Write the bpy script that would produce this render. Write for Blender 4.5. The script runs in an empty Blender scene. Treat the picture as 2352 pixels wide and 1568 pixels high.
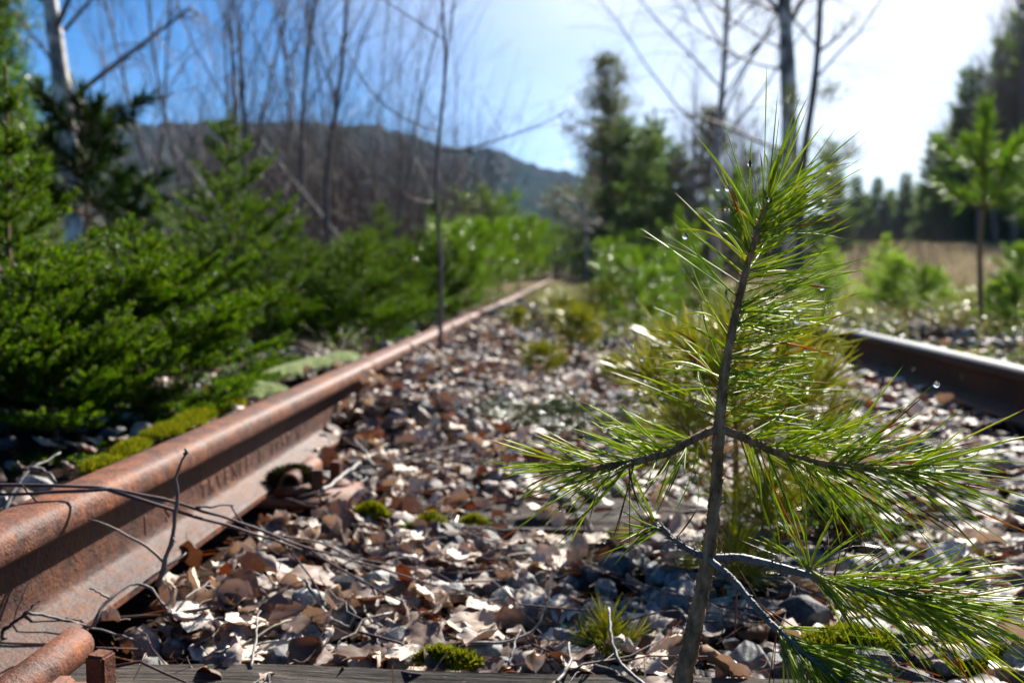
import bpy, bmesh, math, random
import numpy as np
from mathutils import Vector, Matrix

sc = bpy.context.scene
COL = sc.collection
R_ = math.radians
rng = np.random.default_rng(11)
random.seed(5)

# ------------------------------------------------------------------ camera, light, sky
CZ = 0.35                       # lens height over the sleeper tops
PITCH = R_(4.23)
F = 2352 * 35 / 36.0            # focal length in pixels of the 2352 px wide picture
cam_d = bpy.data.cameras.new("camera")
cam = bpy.data.objects.new("camera", cam_d)
COL.objects.link(cam)
cam.location = (0, 0, CZ)
cam.rotation_euler = (R_(90) - PITCH, 0, 0)
cam_d.lens = 35
cam_d.sensor_width = 36
cam_d.clip_start = 0.02
cam_d.clip_end = 6000
cam_d.dof.use_dof = True
cam_d.dof.focus_distance = 0.70
cam_d.dof.aperture_fstop = 7.0
sc.camera = cam

SUN_AZ, SUN_EL = R_(27), R_(34)      # azimuth to the right of the view direction (+Y)
sun_d = bpy.data.lights.new("sun", 'SUN')
sun_d.energy = 5.0
sun_d.angle = R_(0.53)
sun_d.color = (1.0, 0.95, 0.87)
sun = bpy.data.objects.new("sun", sun_d)
COL.objects.link(sun)
sv = Vector((math.sin(SUN_AZ) * math.cos(SUN_EL), math.cos(SUN_AZ) * math.cos(SUN_EL), math.sin(SUN_EL)))
sun.rotation_euler = sv.to_track_quat('Z', 'Y').to_euler()

world = bpy.data.worlds.new("World")
sc.world = world
world.use_nodes = True
wn = world.node_tree
wn.nodes.clear()
def wnode(t, **kw):
    n = wn.nodes.new(t)
    for k, v in kw.items():
        setattr(n, k, v)
    return n
w_out = wnode('ShaderNodeOutputWorld')
w_bg = wnode('ShaderNodeBackground')
w_sky = wnode('ShaderNodeTexSky')
w_sky.sky_type = 'NISHITA'
w_sky.sun_disc = False
w_sky.sun_elevation = SUN_EL
w_sky.sun_rotation = SUN_AZ
w_sky.air_density = 0.6
w_sky.dust_density = 0.3
w_sky.ozone_density = 2.5
w_tc = wnode('ShaderNodeTexCoord')
w_map = wnode('ShaderNodeMapping')
w_map.inputs['Scale'].default_value = (1.2, 1.2, 3.6)
w_map.inputs['Location'].default_value = (0.3, 0.15, 0.35)
w_noise = wnode('ShaderNodeTexNoise')
w_noise.inputs['Scale'].default_value = 2.6
w_noise.inputs['Detail'].default_value = 6
w_noise.inputs['Roughness'].default_value = 0.55
w_ramp = wnode('ShaderNodeValToRGB')
w_ramp.color_ramp.elements[0].color = (.72, .72, .72, 1)
w_ramp.color_ramp.elements[0].position = 0.34
w_ramp.color_ramp.elements[1].position = 0.60
# thin cloud is thicker on the sunward side of the sky
w_dot = wnode('ShaderNodeVectorMath', operation='DOT_PRODUCT')
w_dot.inputs[1].default_value = sv
w_mr = wnode('ShaderNodeMapRange')
w_mr.inputs['From Min'].default_value = 0.75
w_mr.inputs['From Max'].default_value = 0.92
w_mul = wnode('ShaderNodeMath', operation='MULTIPLY')
w_mix = wnode('ShaderNodeMix', data_type='RGBA')
w_mix.inputs['B'].default_value = (7.4, 7.7, 8.0, 1)
L = wn.links.new
L(w_tc.outputs['Generated'], w_map.inputs['Vector'])
L(w_map.outputs['Vector'], w_noise.inputs['Vector'])
L(w_noise.outputs['Fac'], w_ramp.inputs['Fac'])
L(w_tc.outputs['Generated'], w_dot.inputs[0])
L(w_dot.outputs['Value'], w_mr.inputs['Value'])
L(w_ramp.outputs['Color'], w_mul.inputs[0])
L(w_mr.outputs['Result'], w_mul.inputs[1])
L(w_mul.outputs['Value'], w_mix.inputs['Factor'])
w_hs = wnode('ShaderNodeHueSaturation')
w_hs.inputs['Saturation'].default_value = 1.4
L(w_sky.outputs['Color'], w_hs.inputs['Color'])
L(w_hs.outputs['Color'], w_mix.inputs['A'])
L(w_mix.outputs['Result'], w_bg.inputs['Color'])
w_bg.inputs['Strength'].default_value = 0.05
L(w_bg.outputs['Background'], w_out.inputs['Surface'])

sc.view_settings.view_transform = 'Standard'
sc.view_settings.look = 'None'
sc.view_settings.gamma = 1
sc.view_settings.exposure = 1.62
sc.render.engine = 'CYCLES'
sc.cycles.use_denoising = True
sc.cycles.max_bounces = 7
sc.cycles.diffuse_bounces = 3
sc.cycles.glossy_bounces = 3
sc.cycles.transmission_bounces = 6
sc.cycles.transparent_max_bounces = 6
sc.cycles.volume_bounces = 0
sc.cycles.sample_clamp_indirect = 6
sc.cycles.caustics_reflective = False
sc.cycles.caustics_refractive = False

# ------------------------------------------------------------------ geometry helpers
def px(x, y, d):
    """world point seen at picture position (x, y) of the 2352x1568 frame at depth d metres"""
    xc, yc = (x - 1176) / F, -(y - 784) / F
    return np.array([xc * d, d * (math.cos(PITCH) + yc * math.sin(PITCH)), CZ + d * (yc * math.cos(PITCH) - math.sin(PITCH))])

def on_plane(x, y, z):
    xc, yc = (x - 1176) / F, -(y - 784) / F
    k = yc * math.cos(PITCH) - math.sin(PITCH)
    return px(x, y, (z - CZ) / k)

def project(p):
    x, y, z = p[..., 0], p[..., 1], p[..., 2] - CZ
    d = y * math.cos(PITCH) - z * math.sin(PITCH)
    u = y * math.sin(PITCH) + z * math.cos(PITCH)
    return 1176 + F * x / d, 784 - F * u / d, d

def vnoise(x, y, seed=0):
    x = np.asarray(x, float); y = np.asarray(y, float)
    xi, yi = np.floor(x), np.floor(y)
    xf, yf = x - xi, y - yi
    def h(a, b):
        v = np.sin(a * 127.1 + b * 311.7 + seed * 74.7) * 43758.5453
        return v - np.floor(v)
    u, v = xf * xf * (3 - 2 * xf), yf * yf * (3 - 2 * yf)
    return (h(xi, yi) * (1 - u) + h(xi + 1, yi) * u) * (1 - v) + (h(xi, yi + 1) * (1 - u) + h(xi + 1, yi + 1) * u) * v

TA = R_(3.6)                              # the track runs 3.6 degrees to the right of the view
T2 = np.array([math.sin(TA), math.cos(TA)])
N2 = np.array([math.cos(TA), -math.sin(TA)])
RAIL_L, RAIL_R = -0.501, 0.995            # lateral positions of the rails
def sl(x, y):
    return x * T2[0] + y * T2[1], x * N2[0] + y * N2[1]
def xy(s, l):
    return s * T2[0] + l * N2[0], s * T2[1] + l * N2[1]

def sstep(a, b, v):
    t = np.clip((np.asarray(v, float) - a) / (b - a), 0, 1)
    return t * t * (3 - 2 * t)

def terrain(x, y):
    s, l = sl(np.asarray(x, float), np.asarray(y, float))
    z = -0.034 + 0.016 * (vnoise(x * 9, y * 9, 1) - 0.5) + 0.02 * (vnoise(x * 2.2, y * 2.2, 2) - 0.5)
    z = z + 0.075 * sstep(RAIL_L - 0.045, RAIL_L - 0.14, l)
    z = z + 0.016 * sstep(RAIL_L + 0.32, RAIL_L + 0.16, l) * sstep(RAIL_L + .05, RAIL_L + 0.13, l) * (0.3 + 1.0 * vnoise(x * 5, y * 5, 3))
    z = z + (.055 + .05 * vnoise(x * 3, y * 3, 6)) * sstep(1.75, 2.15, s) * sstep(RAIL_L + 0.45, RAIL_L + 0.05, l) * sstep(RAIL_L - 0.03, RAIL_L + 0.01, l) + .022 * sstep(1.7, 2.6, s) * sstep(RAIL_L, RAIL_L + .1, l)
    z = z + 0.05 * sstep(RAIL_R + 0.05, RAIL_R + 0.3, l)
    z = z + 0.03 * sstep(2.5, 8, y)
    far = sstep(9, 55, y) * sstep(2.0, 9.0, np.abs(l - .25))
    z = z + far * (1.75 + 0.5 * (vnoise(x * .06, y * .06, 4) - .5))
    return z

class MB:
    """collects triangles and quads, then links them as ONE mesh object"""
    def __init__(self):
        self.v, self.q, self.t, self.n, self.along = [], [], [], 0, []
    def add(self, verts, quads=None, tris=None, mat=0, along=None):
        verts = np.asarray(verts, float).reshape(-1, 3)
        if quads is not None and len(quads):
            self.q.append((np.asarray(quads, int) + self.n, mat))
        if tris is not None and len(tris):
            self.t.append((np.asarray(tris, int) + self.n, mat))
        self.v.append(verts)
        self.along.append(np.zeros(len(verts)) if along is None else np.asarray(along, float).ravel())
        self.n += len(verts)
    def tube(self, pts, radii, n=6, mat=0, cap=True, wob=0.0):
        pts = np.asarray(pts, float)
        k = len(pts)
        radii = np.broadcast_to(np.asarray(radii, float), (k,))
        tan = np.gradient(pts, axis=0)
        tan /= np.linalg.norm(tan, axis=1)[:, None] + 1e-12
        ref = np.array([0.31, 0.17, 0.93]) if abs(tan[0][2]) < 0.9 else np.array([0.9, 0.3, 0.1])
        a = np.cross(tan, ref); a /= np.linalg.norm(a, axis=1)[:, None] + 1e-12
        b = np.cross(tan, a)
        ang = np.arange(n) * 2 * math.pi / n
        r = radii[:, None, None]
        if wob:
            r = r * (1 + wob * (rng.random((k, n))[:, :, None] - .5))
        ring = pts[:, None, :] + r * (a[:, None, :] * np.cos(ang)[None, :, None] + b[:, None, :] * np.sin(ang)[None, :, None])
        i = np.arange(k - 1)[:, None] * n; j = np.arange(n)[None, :]; j2 = (j + 1) % n
        q = np.stack([i + j, i + j2, i + n + j2, i + n + j], -1).reshape(-1, 4)
        vv = ring.reshape(-1, 3); tr = []
        if cap:
            vv = np.vstack([vv, pts[0], pts[-1]])
            m = k * n
            for jj in range(n):
                tr.append((m, (jj + 1) % n, jj)); tr.append((m + 1, (k - 1) * n + jj, (k - 1) * n + (jj + 1) % n))
        self.add(vv, q, tr, mat)
    def needles(self, base, d, length, width, mat=0, tip=0.35):
        """flat tapering needles: one quad each"""
        base = np.asarray(base, float); m = len(base)
        d = d / (np.linalg.norm(d, axis=1)[:, None] + 1e-12)
        side = np.cross(d, rng.normal(size=(m, 3)))
        side /= np.linalg.norm(side, axis=1)[:, None] + 1e-12
        length = np.broadcast_to(length, (m,))[:, None]; w = np.broadcast_to(width, (m,))[:, None]
        end = base + d * length
        v = np.stack([base - side * w / 2, base + side * w / 2, end + side * w * tip / 2, end - side * w * tip / 2], 1)
        self.add(v.reshape(-1, 3), np.arange(m * 4).reshape(-1, 4), None, mat)
    def long_needles(self, base, d0, bend, length, w, seg=8, mat=0):
        """rounded curved pine needles: four-sided tubes"""
        base = np.asarray(base, float); m = len(base)
        u = np.linspace(0, 1, seg + 1)
        length = np.broadcast_to(length, (m,))[:, None, None]
        p = base[:, None, :] + length * (d0[:, None, :] * u[None, :, None] + bend[:, None, :] * (u ** 2)[None, :, None])
        tan = np.gradient(p, axis=1); tan /= np.linalg.norm(tan, axis=2)[:, :, None] + 1e-12
        ref = rng.normal(size=(m, 1, 3))
        a = np.cross(tan, ref); a /= np.linalg.norm(a, axis=2)[:, :, None] + 1e-12
        b = np.cross(tan, a)
        tw = (rng.random(m) * 3 - 1.5)[:, None] * u[None, :] * 2
        ca, sa = np.cos(tw)[:, :, None], np.sin(tw)[:, :, None]
        a, b = a * ca + b * sa, b * ca - a * sa
        prof = (1 - 0.92 * u ** 7) * (0.75 + 0.25 * np.minimum(u * 6, 1))
        ww = np.broadcast_to(w, (m,))[:, None, None] * prof[None, :, None] / 2
        ring = np.stack([p + a * ww, p + b * ww * 0.55, p - a * ww, p - b * ww * 0.55], 2)
        vi = np.arange(m)[:, None, None] * (seg + 1) * 4 + np.arange(seg)[None, :, None] * 4
        j = np.arange(4)[None, None, :]; j2 = (j + 1) % 4
        q = np.stack([vi + j, vi + j2, vi + 4 + j2, vi + 4 + j], -1).reshape(-1, 4)
        al = np.broadcast_to(u[None, :, None], (m, seg + 1, 4))
        self.add(ring.reshape(-1, 3), q, None, mat, al)
        return p
    def build(self, name, mats, parent=None, smooth=True, loc=None):
        me = bpy.data.meshes.new(name)
        V = np.vstack(self.v) if self.v else np.zeros((0, 3))
        if loc is not None:
            V = V - np.asarray(loc, float)
        q = np.vstack([a for a, _ in self.q]) if self.q else np.zeros((0, 4), int)
        t = np.vstack([a for a, _ in self.t]) if self.t else np.zeros((0, 3), int)
        mq = np.concatenate([np.full(len(a), m) for a, m in self.q]) if self.q else np.zeros(0, int)
        mt = np.concatenate([np.full(len(a), m) for a, m in self.t]) if self.t else np.zeros(0, int)
        me.vertices.add(len(V)); me.vertices.foreach_set('co', V.astype(np.float32).ravel())
        loops = np.concatenate([q.ravel(), t.ravel()]).astype(np.int32)
        me.loops.add(len(loops)); me.loops.foreach_set('vertex_index', loops)
        st = np.concatenate([np.arange(len(q)) * 4, len(q) * 4 + np.arange(len(t)) * 3]).astype(np.int32)
        me.polygons.add(len(st)); me.polygons.foreach_set('loop_start', st)
        me.polygons.foreach_set('material_index', np.concatenate([mq, mt]).astype(np.int32))
        me.polygons.foreach_set('use_smooth', np.full(len(st), smooth))
        if any(a.any() for a in self.along):
            at = me.attributes.new('along', 'FLOAT', 'POINT')
            at.data.foreach_set('value', np.concatenate(self.along).astype(np.float32))
        me.update(calc_edges=True)
        for m in (mats if isinstance(mats, (list, tuple)) else [mats]):
            me.materials.append(m)
        o = bpy.data.objects.new(name, me)
        COL.objects.link(o)
        if parent is not None:
            o.parent = parent
        if loc is not None:
            o.location = tuple(loc)
        return o

def tag(o, label=None, cat=None, group=None, kind=None):
    if label: o['label'] = label
    if cat: o['category'] = cat
    if group: o['group'] = group
    if kind: o['kind'] = kind
    return o

def empty(name, loc=(0, 0, 0), rz=0.0):
    o = bpy.data.objects.new(name, None)
    COL.objects.link(o)
    o.location = tuple(float(v) for v in loc)
    o.rotation_euler = (0, 0, rz)
    o.empty_display_size = 0.1
    return o

def dup(root, loc, rz=0.0, scale=1.0, label=None, group=None, tilt=(0, 0)):
    r = root.copy(); COL.objects.link(r)
    r.location = tuple(float(v) for v in loc); r.rotation_euler = (tilt[0], tilt[1], rz); r.scale = (scale,) * 3
    if label: r['label'] = label
    if group: r['group'] = group
    for ch in list(root.children):
        c = ch.copy(); COL.objects.link(c); c.parent = r
        for g in list(ch.children):
            e = g.copy(); COL.objects.link(e); e.parent = c
    return r

# ------------------------------------------------------------------ materials
def mat_new(name):
    m = bpy.data.materials.new(name)
    m.use_nodes = True
    nt = m.node_tree; nt.nodes.clear()
    out = nt.nodes.new('ShaderNodeOutputMaterial')
    p = nt.nodes.new('ShaderNodeBsdfPrincipled')
    nt.links.new(p.outputs[0], out.inputs['Surface'])
    return m, nt, p, out

def ramp(nt, stops):
    r = nt.nodes.new('ShaderNodeValToRGB')
    e = r.color_ramp.elements
    e[0].position, e[0].color = stops[0][0], (*stops[0][1], 1)
    e[1].position, e[1].color = stops[-1][0], (*stops[-1][1], 1)
    for p, c in stops[1:-1]:
        n = e.new(p); n.color = (*c, 1)
    return r

def rand_value(nt):
    """per-leaf / per-needle random number, different again for every object"""
    g = nt.nodes.new('ShaderNodeNewGeometry'); oi = nt.nodes.new('ShaderNodeObjectInfo')
    a = nt.nodes.new('ShaderNodeMath'); a.operation = 'ADD'
    f = nt.nodes.new('ShaderNodeMath'); f.operation = 'FRACT'
    nt.links.new(g.outputs['Random Per Island'], a.inputs[0]); nt.links.new(oi.outputs['Random'], a.inputs[1])
    nt.links.new(a.outputs[0], f.inputs[0])
    return f.outputs[0]

def noise(nt, scale, detail=5, rough=0.6, coord='Object', vec_scale=None):
    tc = nt.nodes.new('ShaderNodeTexCoord')
    n = nt.nodes.new('ShaderNodeTexNoise')
    n.inputs['Scale'].default_value = scale; n.inputs['Detail'].default_value = detail; n.inputs['Roughness'].default_value = rough
    if vec_scale:
        mp = nt.nodes.new('ShaderNodeMapping'); mp.inputs['Scale'].default_value = vec_scale
        nt.links.new(tc.outputs[coord], mp.inputs['Vector']); nt.links.new(mp.outputs['Vector'], n.inputs['Vector'])
    else:
        nt.links.new(tc.outputs[coord], n.inputs['Vector'])
    return n

def bump(nt, p, h, strength, dist):
    b = nt.nodes.new('ShaderNodeBump')
    b.inputs['Strength'].default_value = strength; b.inputs['Distance'].default_value = dist
    nt.links.new(h, b.inputs['Height']); nt.links.new(b.outputs['Normal'], p.inputs['Normal'])

def m_noise(name, stops, scale, rough=0.8, spec=0.3, bs=0.4, bd=0.01, coord='Object', detail=6, vec_scale=None, rr=None):
    m, nt, p, out = mat_new(name)
    n = noise(nt, scale, detail, 0.62, coord, vec_scale)
    r = ramp(nt, stops)
    nt.links.new(n.outputs['Fac'], r.inputs['Fac']); nt.links.new(r.outputs['Color'], p.inputs['Base Color'])
    p.inputs['Roughness'].default_value = rough; p.inputs['Specular IOR Level'].default_value = spec
    if bs: bump(nt, p, n.outputs['Fac'], bs, bd)
    return m

def m_leaf(name, stops, tcol, tfac=0.35, rough=0.45, spec=0.4, tips=None, mottled=0.0):
    """leaf or needle: random tint per leaf, reflects and lets light through"""
    m, nt, p, out = mat_new(name)
    v = rand_value(nt)
    r = ramp(nt, stops); nt.links.new(v, r.inputs['Fac'])
    col = r.outputs['Color']
    if mottled:
        n = noise(nt, 130, 5)
        mx = nt.nodes.new('ShaderNodeMix'); mx.data_type = 'RGBA'; mx.blend_type = 'MULTIPLY'; mx.inputs['Factor'].default_value = mottled
        rr = ramp(nt, [(0.3, (.4, .36, .34)), (0.62, (1, 1, 1))])
        nt.links.new(n.outputs['Fac'], rr.inputs['Fac']); nt.links.new(col, mx.inputs['A']); nt.links.new(rr.outputs['Color'], mx.inputs['B'])
        col = mx.outputs['Result']
    trans = nt.nodes.new('ShaderNodeBsdfTranslucent')
    mt = nt.nodes.new('ShaderNodeMix'); mt.data_type = 'RGBA'; mt.blend_type = 'MULTIPLY'; mt.inputs['Factor'].default_value = 1
    nt.links.new(col, mt.inputs['A']); mt.inputs['B'].default_value = (*tcol, 1)
    tc_ = mt.outputs['Result']
    if tips:
        at = nt.nodes.new('ShaderNodeAttribute'); at.attribute_name = 'along'
        add = nt.nodes.new('ShaderNodeMath'); add.operation = 'ADD'
        v2 = nt.nodes.new('ShaderNodeMath'); v2.operation = 'MULTIPLY'; v2.inputs[1].default_value = 37.77
        v3 = nt.nodes.new('ShaderNodeMath'); v3.operation = 'FRACT'
        pw = nt.nodes.new('ShaderNodeMath'); pw.operation = 'POWER'; pw.inputs[1].default_value = 14
        ml = nt.nodes.new('ShaderNodeMath'); ml.operation = 'MULTIPLY'; ml.inputs[1].default_value = 0.5
        nt.links.new(v, v2.inputs[0]); nt.links.new(v2.outputs[0], v3.inputs[0]); nt.links.new(v3.outputs[0], pw.inputs[0])
        nt.links.new(pw.outputs[0], ml.inputs[0]); nt.links.new(ml.outputs[0], add.inputs[1]); nt.links.new(at.outputs['Fac'], add.inputs[0])
        rt = ramp(nt, [(0.965, (0, 0, 0)), (1.0, (1, 1, 1))]); nt.links.new(add.outputs[0], rt.inputs['Fac'])
        for _ in (0,):
            m1 = nt.nodes.new('ShaderNodeMix'); m1.data_type = 'RGBA'; nt.links.new(rt.outputs['Color'], m1.inputs['Factor'])
            nt.links.new(col, m1.inputs['A']); m1.inputs['B'].default_value = (*tips, 1)
            m2 = nt.nodes.new('ShaderNodeMix'); m2.data_type = 'RGBA'; nt.links.new(rt.outputs['Color'], m2.inputs['Factor'])
            nt.links.new(tc_, m2.inputs['A']); m2.inputs['B'].default_value = (*tips, 1)
        col, tc_ = m1.outputs['Result'], m2.outputs['Result']
    nt.links.new(col, p.inputs['Base Color'])
    p.inputs['Roughness'].default_value = rough; p.inputs['Specular IOR Level'].default_value = spec
    nt.links.new(tc_, trans.inputs['Color'])
    mix = nt.nodes.new('ShaderNodeMixShader'); mix.inputs[0].default_value = tfac
    nt.links.new(p.outputs[0], mix.inputs[1]); nt.links.new(trans.outputs[0], mix.inputs[2])
    nt.links.new(mix.outputs[0], out.inputs['Surface'])
    return m

def m_rust(name='rust', k=1.0):
    m, nt, p, out = mat_new(name)
    n1 = noise(nt, 9, 8, 0.7); n2 = noise(nt, 240, 4, 0.7); n3 = noise(nt, 45, 6, 0.65)
    r = ramp(nt, [(q, tuple(v * k for v in c)) for q, c in [(0.34, (.040, .019, .015)), (0.46, (.105, .044, .029)), (0.56, (.185, .066, .030)), (0.66, (.28, .095, .022)), (.78, (.36, .14, .035))]])
    a = nt.nodes.new('ShaderNodeMath'); a.operation = 'MULTIPLY_ADD'; a.inputs[1].default_value = 0.55
    b = nt.nodes.new('ShaderNodeMath'); b.operation = 'MULTIPLY'; b.inputs[1].default_value = 0.45
    nt.links.new(n1.outputs['Fac'], b.inputs[0]); nt.links.new(n3.outputs['Fac'], a.inputs[0]); nt.links.new(b.outputs[0], a.inputs[2])
    nt.links.new(a.outputs[0], r.inputs['Fac'])
    mx = nt.nodes.new('ShaderNodeMix'); mx.data_type = 'RGBA'; mx.blend_type = 'MULTIPLY'; mx.inputs['Factor'].default_value = .5
    r2 = ramp(nt, [(0.35, (.45, .42, .42)), (0.6, (1, 1, 1))]); nt.links.new(n2.outputs['Fac'], r2.inputs['Fac'])
    nt.links.new(r.outputs['Color'], mx.inputs['A']); nt.links.new(r2.outputs['Color'], mx.inputs['B'])
    nt.links.new(mx.outputs['Result'], p.inputs['Base Color'])
    rr = nt.nodes.new('ShaderNodeMapRange'); rr.inputs['To Min'].default_value = .42; rr.inputs['To Max'].default_value = .8
    nt.links.new(n3.outputs['Fac'], rr.inputs['Value']); nt.links.new(rr.outputs['Result'], p.inputs['Roughness'])
    p.inputs['Specular IOR Level'].default_value = 0.22
    hm = nt.nodes.new('ShaderNodeMath'); hm.operation = 'MULTIPLY_ADD'; hm.inputs[1].default_value = 3.0
    nt.links.new(n3.outputs['Fac'], hm.inputs[0]); nt.links.new(n2.outputs['Fac'], hm.inputs[2])
    bump(nt, p, hm.outputs[0], 0.55, 0.0022)
    return m
RUST = m_rust()
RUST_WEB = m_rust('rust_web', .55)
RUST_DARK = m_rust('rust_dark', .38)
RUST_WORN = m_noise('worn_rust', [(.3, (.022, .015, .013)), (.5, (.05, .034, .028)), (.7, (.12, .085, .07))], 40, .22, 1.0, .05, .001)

def m_wood():
    m, nt, p, out = mat_new('weathered_timber')
    n = noise(nt, 6, 8, .7, 'Object', (2.5, 60, 60))
    r = ramp(nt, [(0.34, (.012, .010, .009)), (0.52, (.075, .064, .055)), (0.72, (.19, .165, .14))])
    nt.links.new(n.outputs['Fac'], r.inputs['Fac']); nt.links.new(r.outputs['Color'], p.inputs['Base Color'])
    p.inputs['Roughness'].default_value = .85; p.inputs['Specular IOR Level'].default_value = .12
    bump(nt, p, n.outputs['Fac'], .8, .012)
    return m
WOOD = m_wood()

def m_stone(name, a, b, c):
    m, nt, p, out = mat_new(name)
    n = noise(nt, 75, 8, .7); n2 = noise(nt, 900, 3, .6)
    oi = nt.nodes.new('ShaderNodeObjectInfo')
    g = nt.nodes.new('ShaderNodeNewGeometry')
    r = ramp(nt, [(0.36, a), (0.50, b), (0.64, c)])
    nt.links.new(n.outputs['Fac'], r.inputs['Fac'])
    mx = nt.nodes.new('ShaderNodeMix'); mx.data_type = 'RGBA'; mx.blend_type = 'MULTIPLY'; mx.inputs['Factor'].default_value = .6
    r2 = ramp(nt, [(0.38, (.5, .5, .5)), (0.6, (1.15, 1.15, 1.15))]); nt.links.new(n2.outputs['Fac'], r2.inputs['Fac'])
    nt.links.new(r.outputs['Color'], mx.inputs['A']); nt.links.new(r2.outputs['Color'], mx.inputs['B'])
    hv = nt.nodes.new('ShaderNodeHueSaturation')
    mr = nt.nodes.new('ShaderNodeMapRange'); mr.inputs['To Min'].default_value = .7; mr.inputs['To Max'].default_value = 1.3
    v = rand_value(nt); nt.links.new(v, mr.inputs['Value']); nt.links.new(mr.outputs['Result'], hv.inputs['Value'])
    nt.links.new(mx.outputs['Result'], hv.inputs['Color']); nt.links.new(hv.outputs['Color'], p.inputs['Base Color'])
    p.inputs['Roughness'].default_value = .65; p.inputs['Specular IOR Level'].default_value = .18
    bump(nt, p, n.outputs['Fac'], .5, .006)
    return m
STONE_GREY = m_stone('grey_stone', (.10, .10, .096), (.22, .22, .21), (.38, .375, .355))
STONE_DARK = m_stone('dark_stone', (.035, .036, .038), (.08, .08, .082), (.16, .16, .16))
STONE_BROWN = m_stone('brown_stone', (.09, .07, .065), (.17, .14, .13), (.28, .24, .22))

LEAF_PALE = m_leaf('pale_leaf', [(0, (.44, .35, .27)), (.35, (.60, .50, .405)), (.7, (.74, .65, .54)), (1, (.54, .46, .39))], (.9, .55, .30), .09, .6, .14, mottled=.28)
LEAF_BROWN = m_leaf('brown_leaf', [(0, (.08, .054, .043)), (.4, (.145, .10, .078)), (.75, (.235, .17, .135)), (1, (.125, .092, .082))], (1.2, .55, .25), .12, .55, .14, mottled=.35)
LEAF_RUST = m_leaf('russet_leaf', [(0, (.10, .045, .025)), (.5, (.17, .075, .038)), (1, (.26, .14, .07))], (1.3, .55, .22), .20, .55, .14, mottled=.45)
LEAF_GREY = m_leaf('grey_leaf', [(0, (.19, .15, .13)), (.5, (.31, .25, .215)), (1, (.45, .38, .33))], (.9, .5, .3), .09, .6, .14, mottled=.3)
LEAVES = [LEAF_PALE, LEAF_BROWN, LEAF_RUST, LEAF_GREY]

PINE = m_leaf('pine_needle', [(0, (.16, .22, .016)), (.5, (.25, .31, .022)), (.9, (.34, .375, .034)), (.975, (.36, .33, .035)), (1, (.30, .09, .02))],
              (1.9, 1.95, .8), .48, .45, .22, tips=(.30, .075, .015))
PINE_DRY = m_leaf('dry_needle', [(0, (.20, .085, .03)), (1, (.13, .055, .025))], (1.4, .8, .4), .25, .35, .4)
PINE_YEL = m_leaf('yellow_pine_needle', [(0, (.22, .25, .02)), (.5, (.33, .335, .025)), (1, (.42, .38, .03))], (1.7, 1.7, .7), .46, .28, .5)
PINE_MID = m_leaf('green_pine_needle', [(0, (.15, .22, .03)), (.5, (.23, .31, .04)), (1, (.32, .38, .06))], (1.9, 2.0, .8), .55, .3, .5)
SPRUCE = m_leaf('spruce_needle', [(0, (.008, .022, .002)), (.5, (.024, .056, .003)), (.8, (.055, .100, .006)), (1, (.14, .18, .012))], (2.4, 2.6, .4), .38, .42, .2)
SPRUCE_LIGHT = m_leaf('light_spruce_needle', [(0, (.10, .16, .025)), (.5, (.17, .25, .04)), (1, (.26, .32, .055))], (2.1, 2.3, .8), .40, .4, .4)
SPRUCE_FAR = m_leaf('far_conifer_needle', [(0, (.035, .060, .024)), (.5, (.055, .088, .030)), (1, (.085, .115, .036))], (2.0, 2.2, .9), .38, .5, .3)
PINE_FAR = m_leaf('far_pine_needle', [(0, (.05, .065, .03)), (.5, (.075, .09, .04)), (1, (.12, .11, .06))], (1.7, 1.8, 1.0), .3, .5, .3)
UNDER = m_leaf('undergrowth_leaf', [(0, (.055, .085, .022)), (.5, (.095, .125, .032)), (.8, (.16, .155, .05)), (1, (.22, .15, .08))], (1.7, 1.7, .8), .32, .38, .35)
SEDGE = m_leaf('sedge_blade', [(0, (.04, .07, .012)), (.6, (.08, .115, .02)), (1, (.18, .16, .05))], (1.8, 1.8, .8), .35, .25, .6)
STRAW = m_leaf('straw', [(0, (.22, .165, .10)), (1, (.34, .27, .17))], (1, .9, .6), .35, .5, .4)
MOSS = m_leaf('moss', [(0, (.06, .075, .006)), (.5, (.12, .13, .010)), (1, (.24, .20, .02))], (1.6, 1.7, .6), .35, .7, .0)
MOSS_GREEN = m_leaf('green_moss', [(0, (.05, .10, .008)), (1, (.13, .19, .02))], (1.5, 1.7, .6), .35, .7, .0)
MOSS_DARK = m_leaf('dark_moss', [(0, (.015, .018, .008)), (1, (.06, .05, .015))], (1, 1, .6), .2, .8, .0)
LICHEN = m_leaf('pale_lichen', [(0, (.36, .42, .25)), (1, (.52, .57, .37))], (1, 1, .8), .25, .8, .1)
BARK = m_noise('pine_bark', [(.3, (.09, .048, .026)), (.5, (.29, .16, .08)), (.72, (.50, .32, .19))], 130, .8, .05, .7, .004, vec_scale=(1, 1, .45))
BARK_GREY = m_noise('grey_twig_bark', [(.3, (.06, .052, .048)), (.55, (.14, .125, .115)), (.75, (.26, .235, .215))], 120, .6, .4, .5, .002)
TWIG = m_noise('birch_twig_bark', [(.3, (.04, .024, .026)), (.6, (.085, .055, .058)), (.8, (.16, .115, .12))], 90, .65, .15, .3, .001)
BRANCH = m_noise('brown_bark', [(.3, (.08, .06, .052)), (.6, (.165, .128, .11)), (.8, (.25, .20, .17))], 30, .6, .15, .4, .004)
SPRUCE_BARK = m_noise('spruce_bark', [(.3, (.09, .055, .025)), (.7, (.20, .12, .05))], 60, .7, .15, .4, .003)
BUD = m_noise('bud', [(.3, (.16, .075, .03)), (.7, (.30, .16, .06))], 200, .6, .3, .4, .001)
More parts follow.
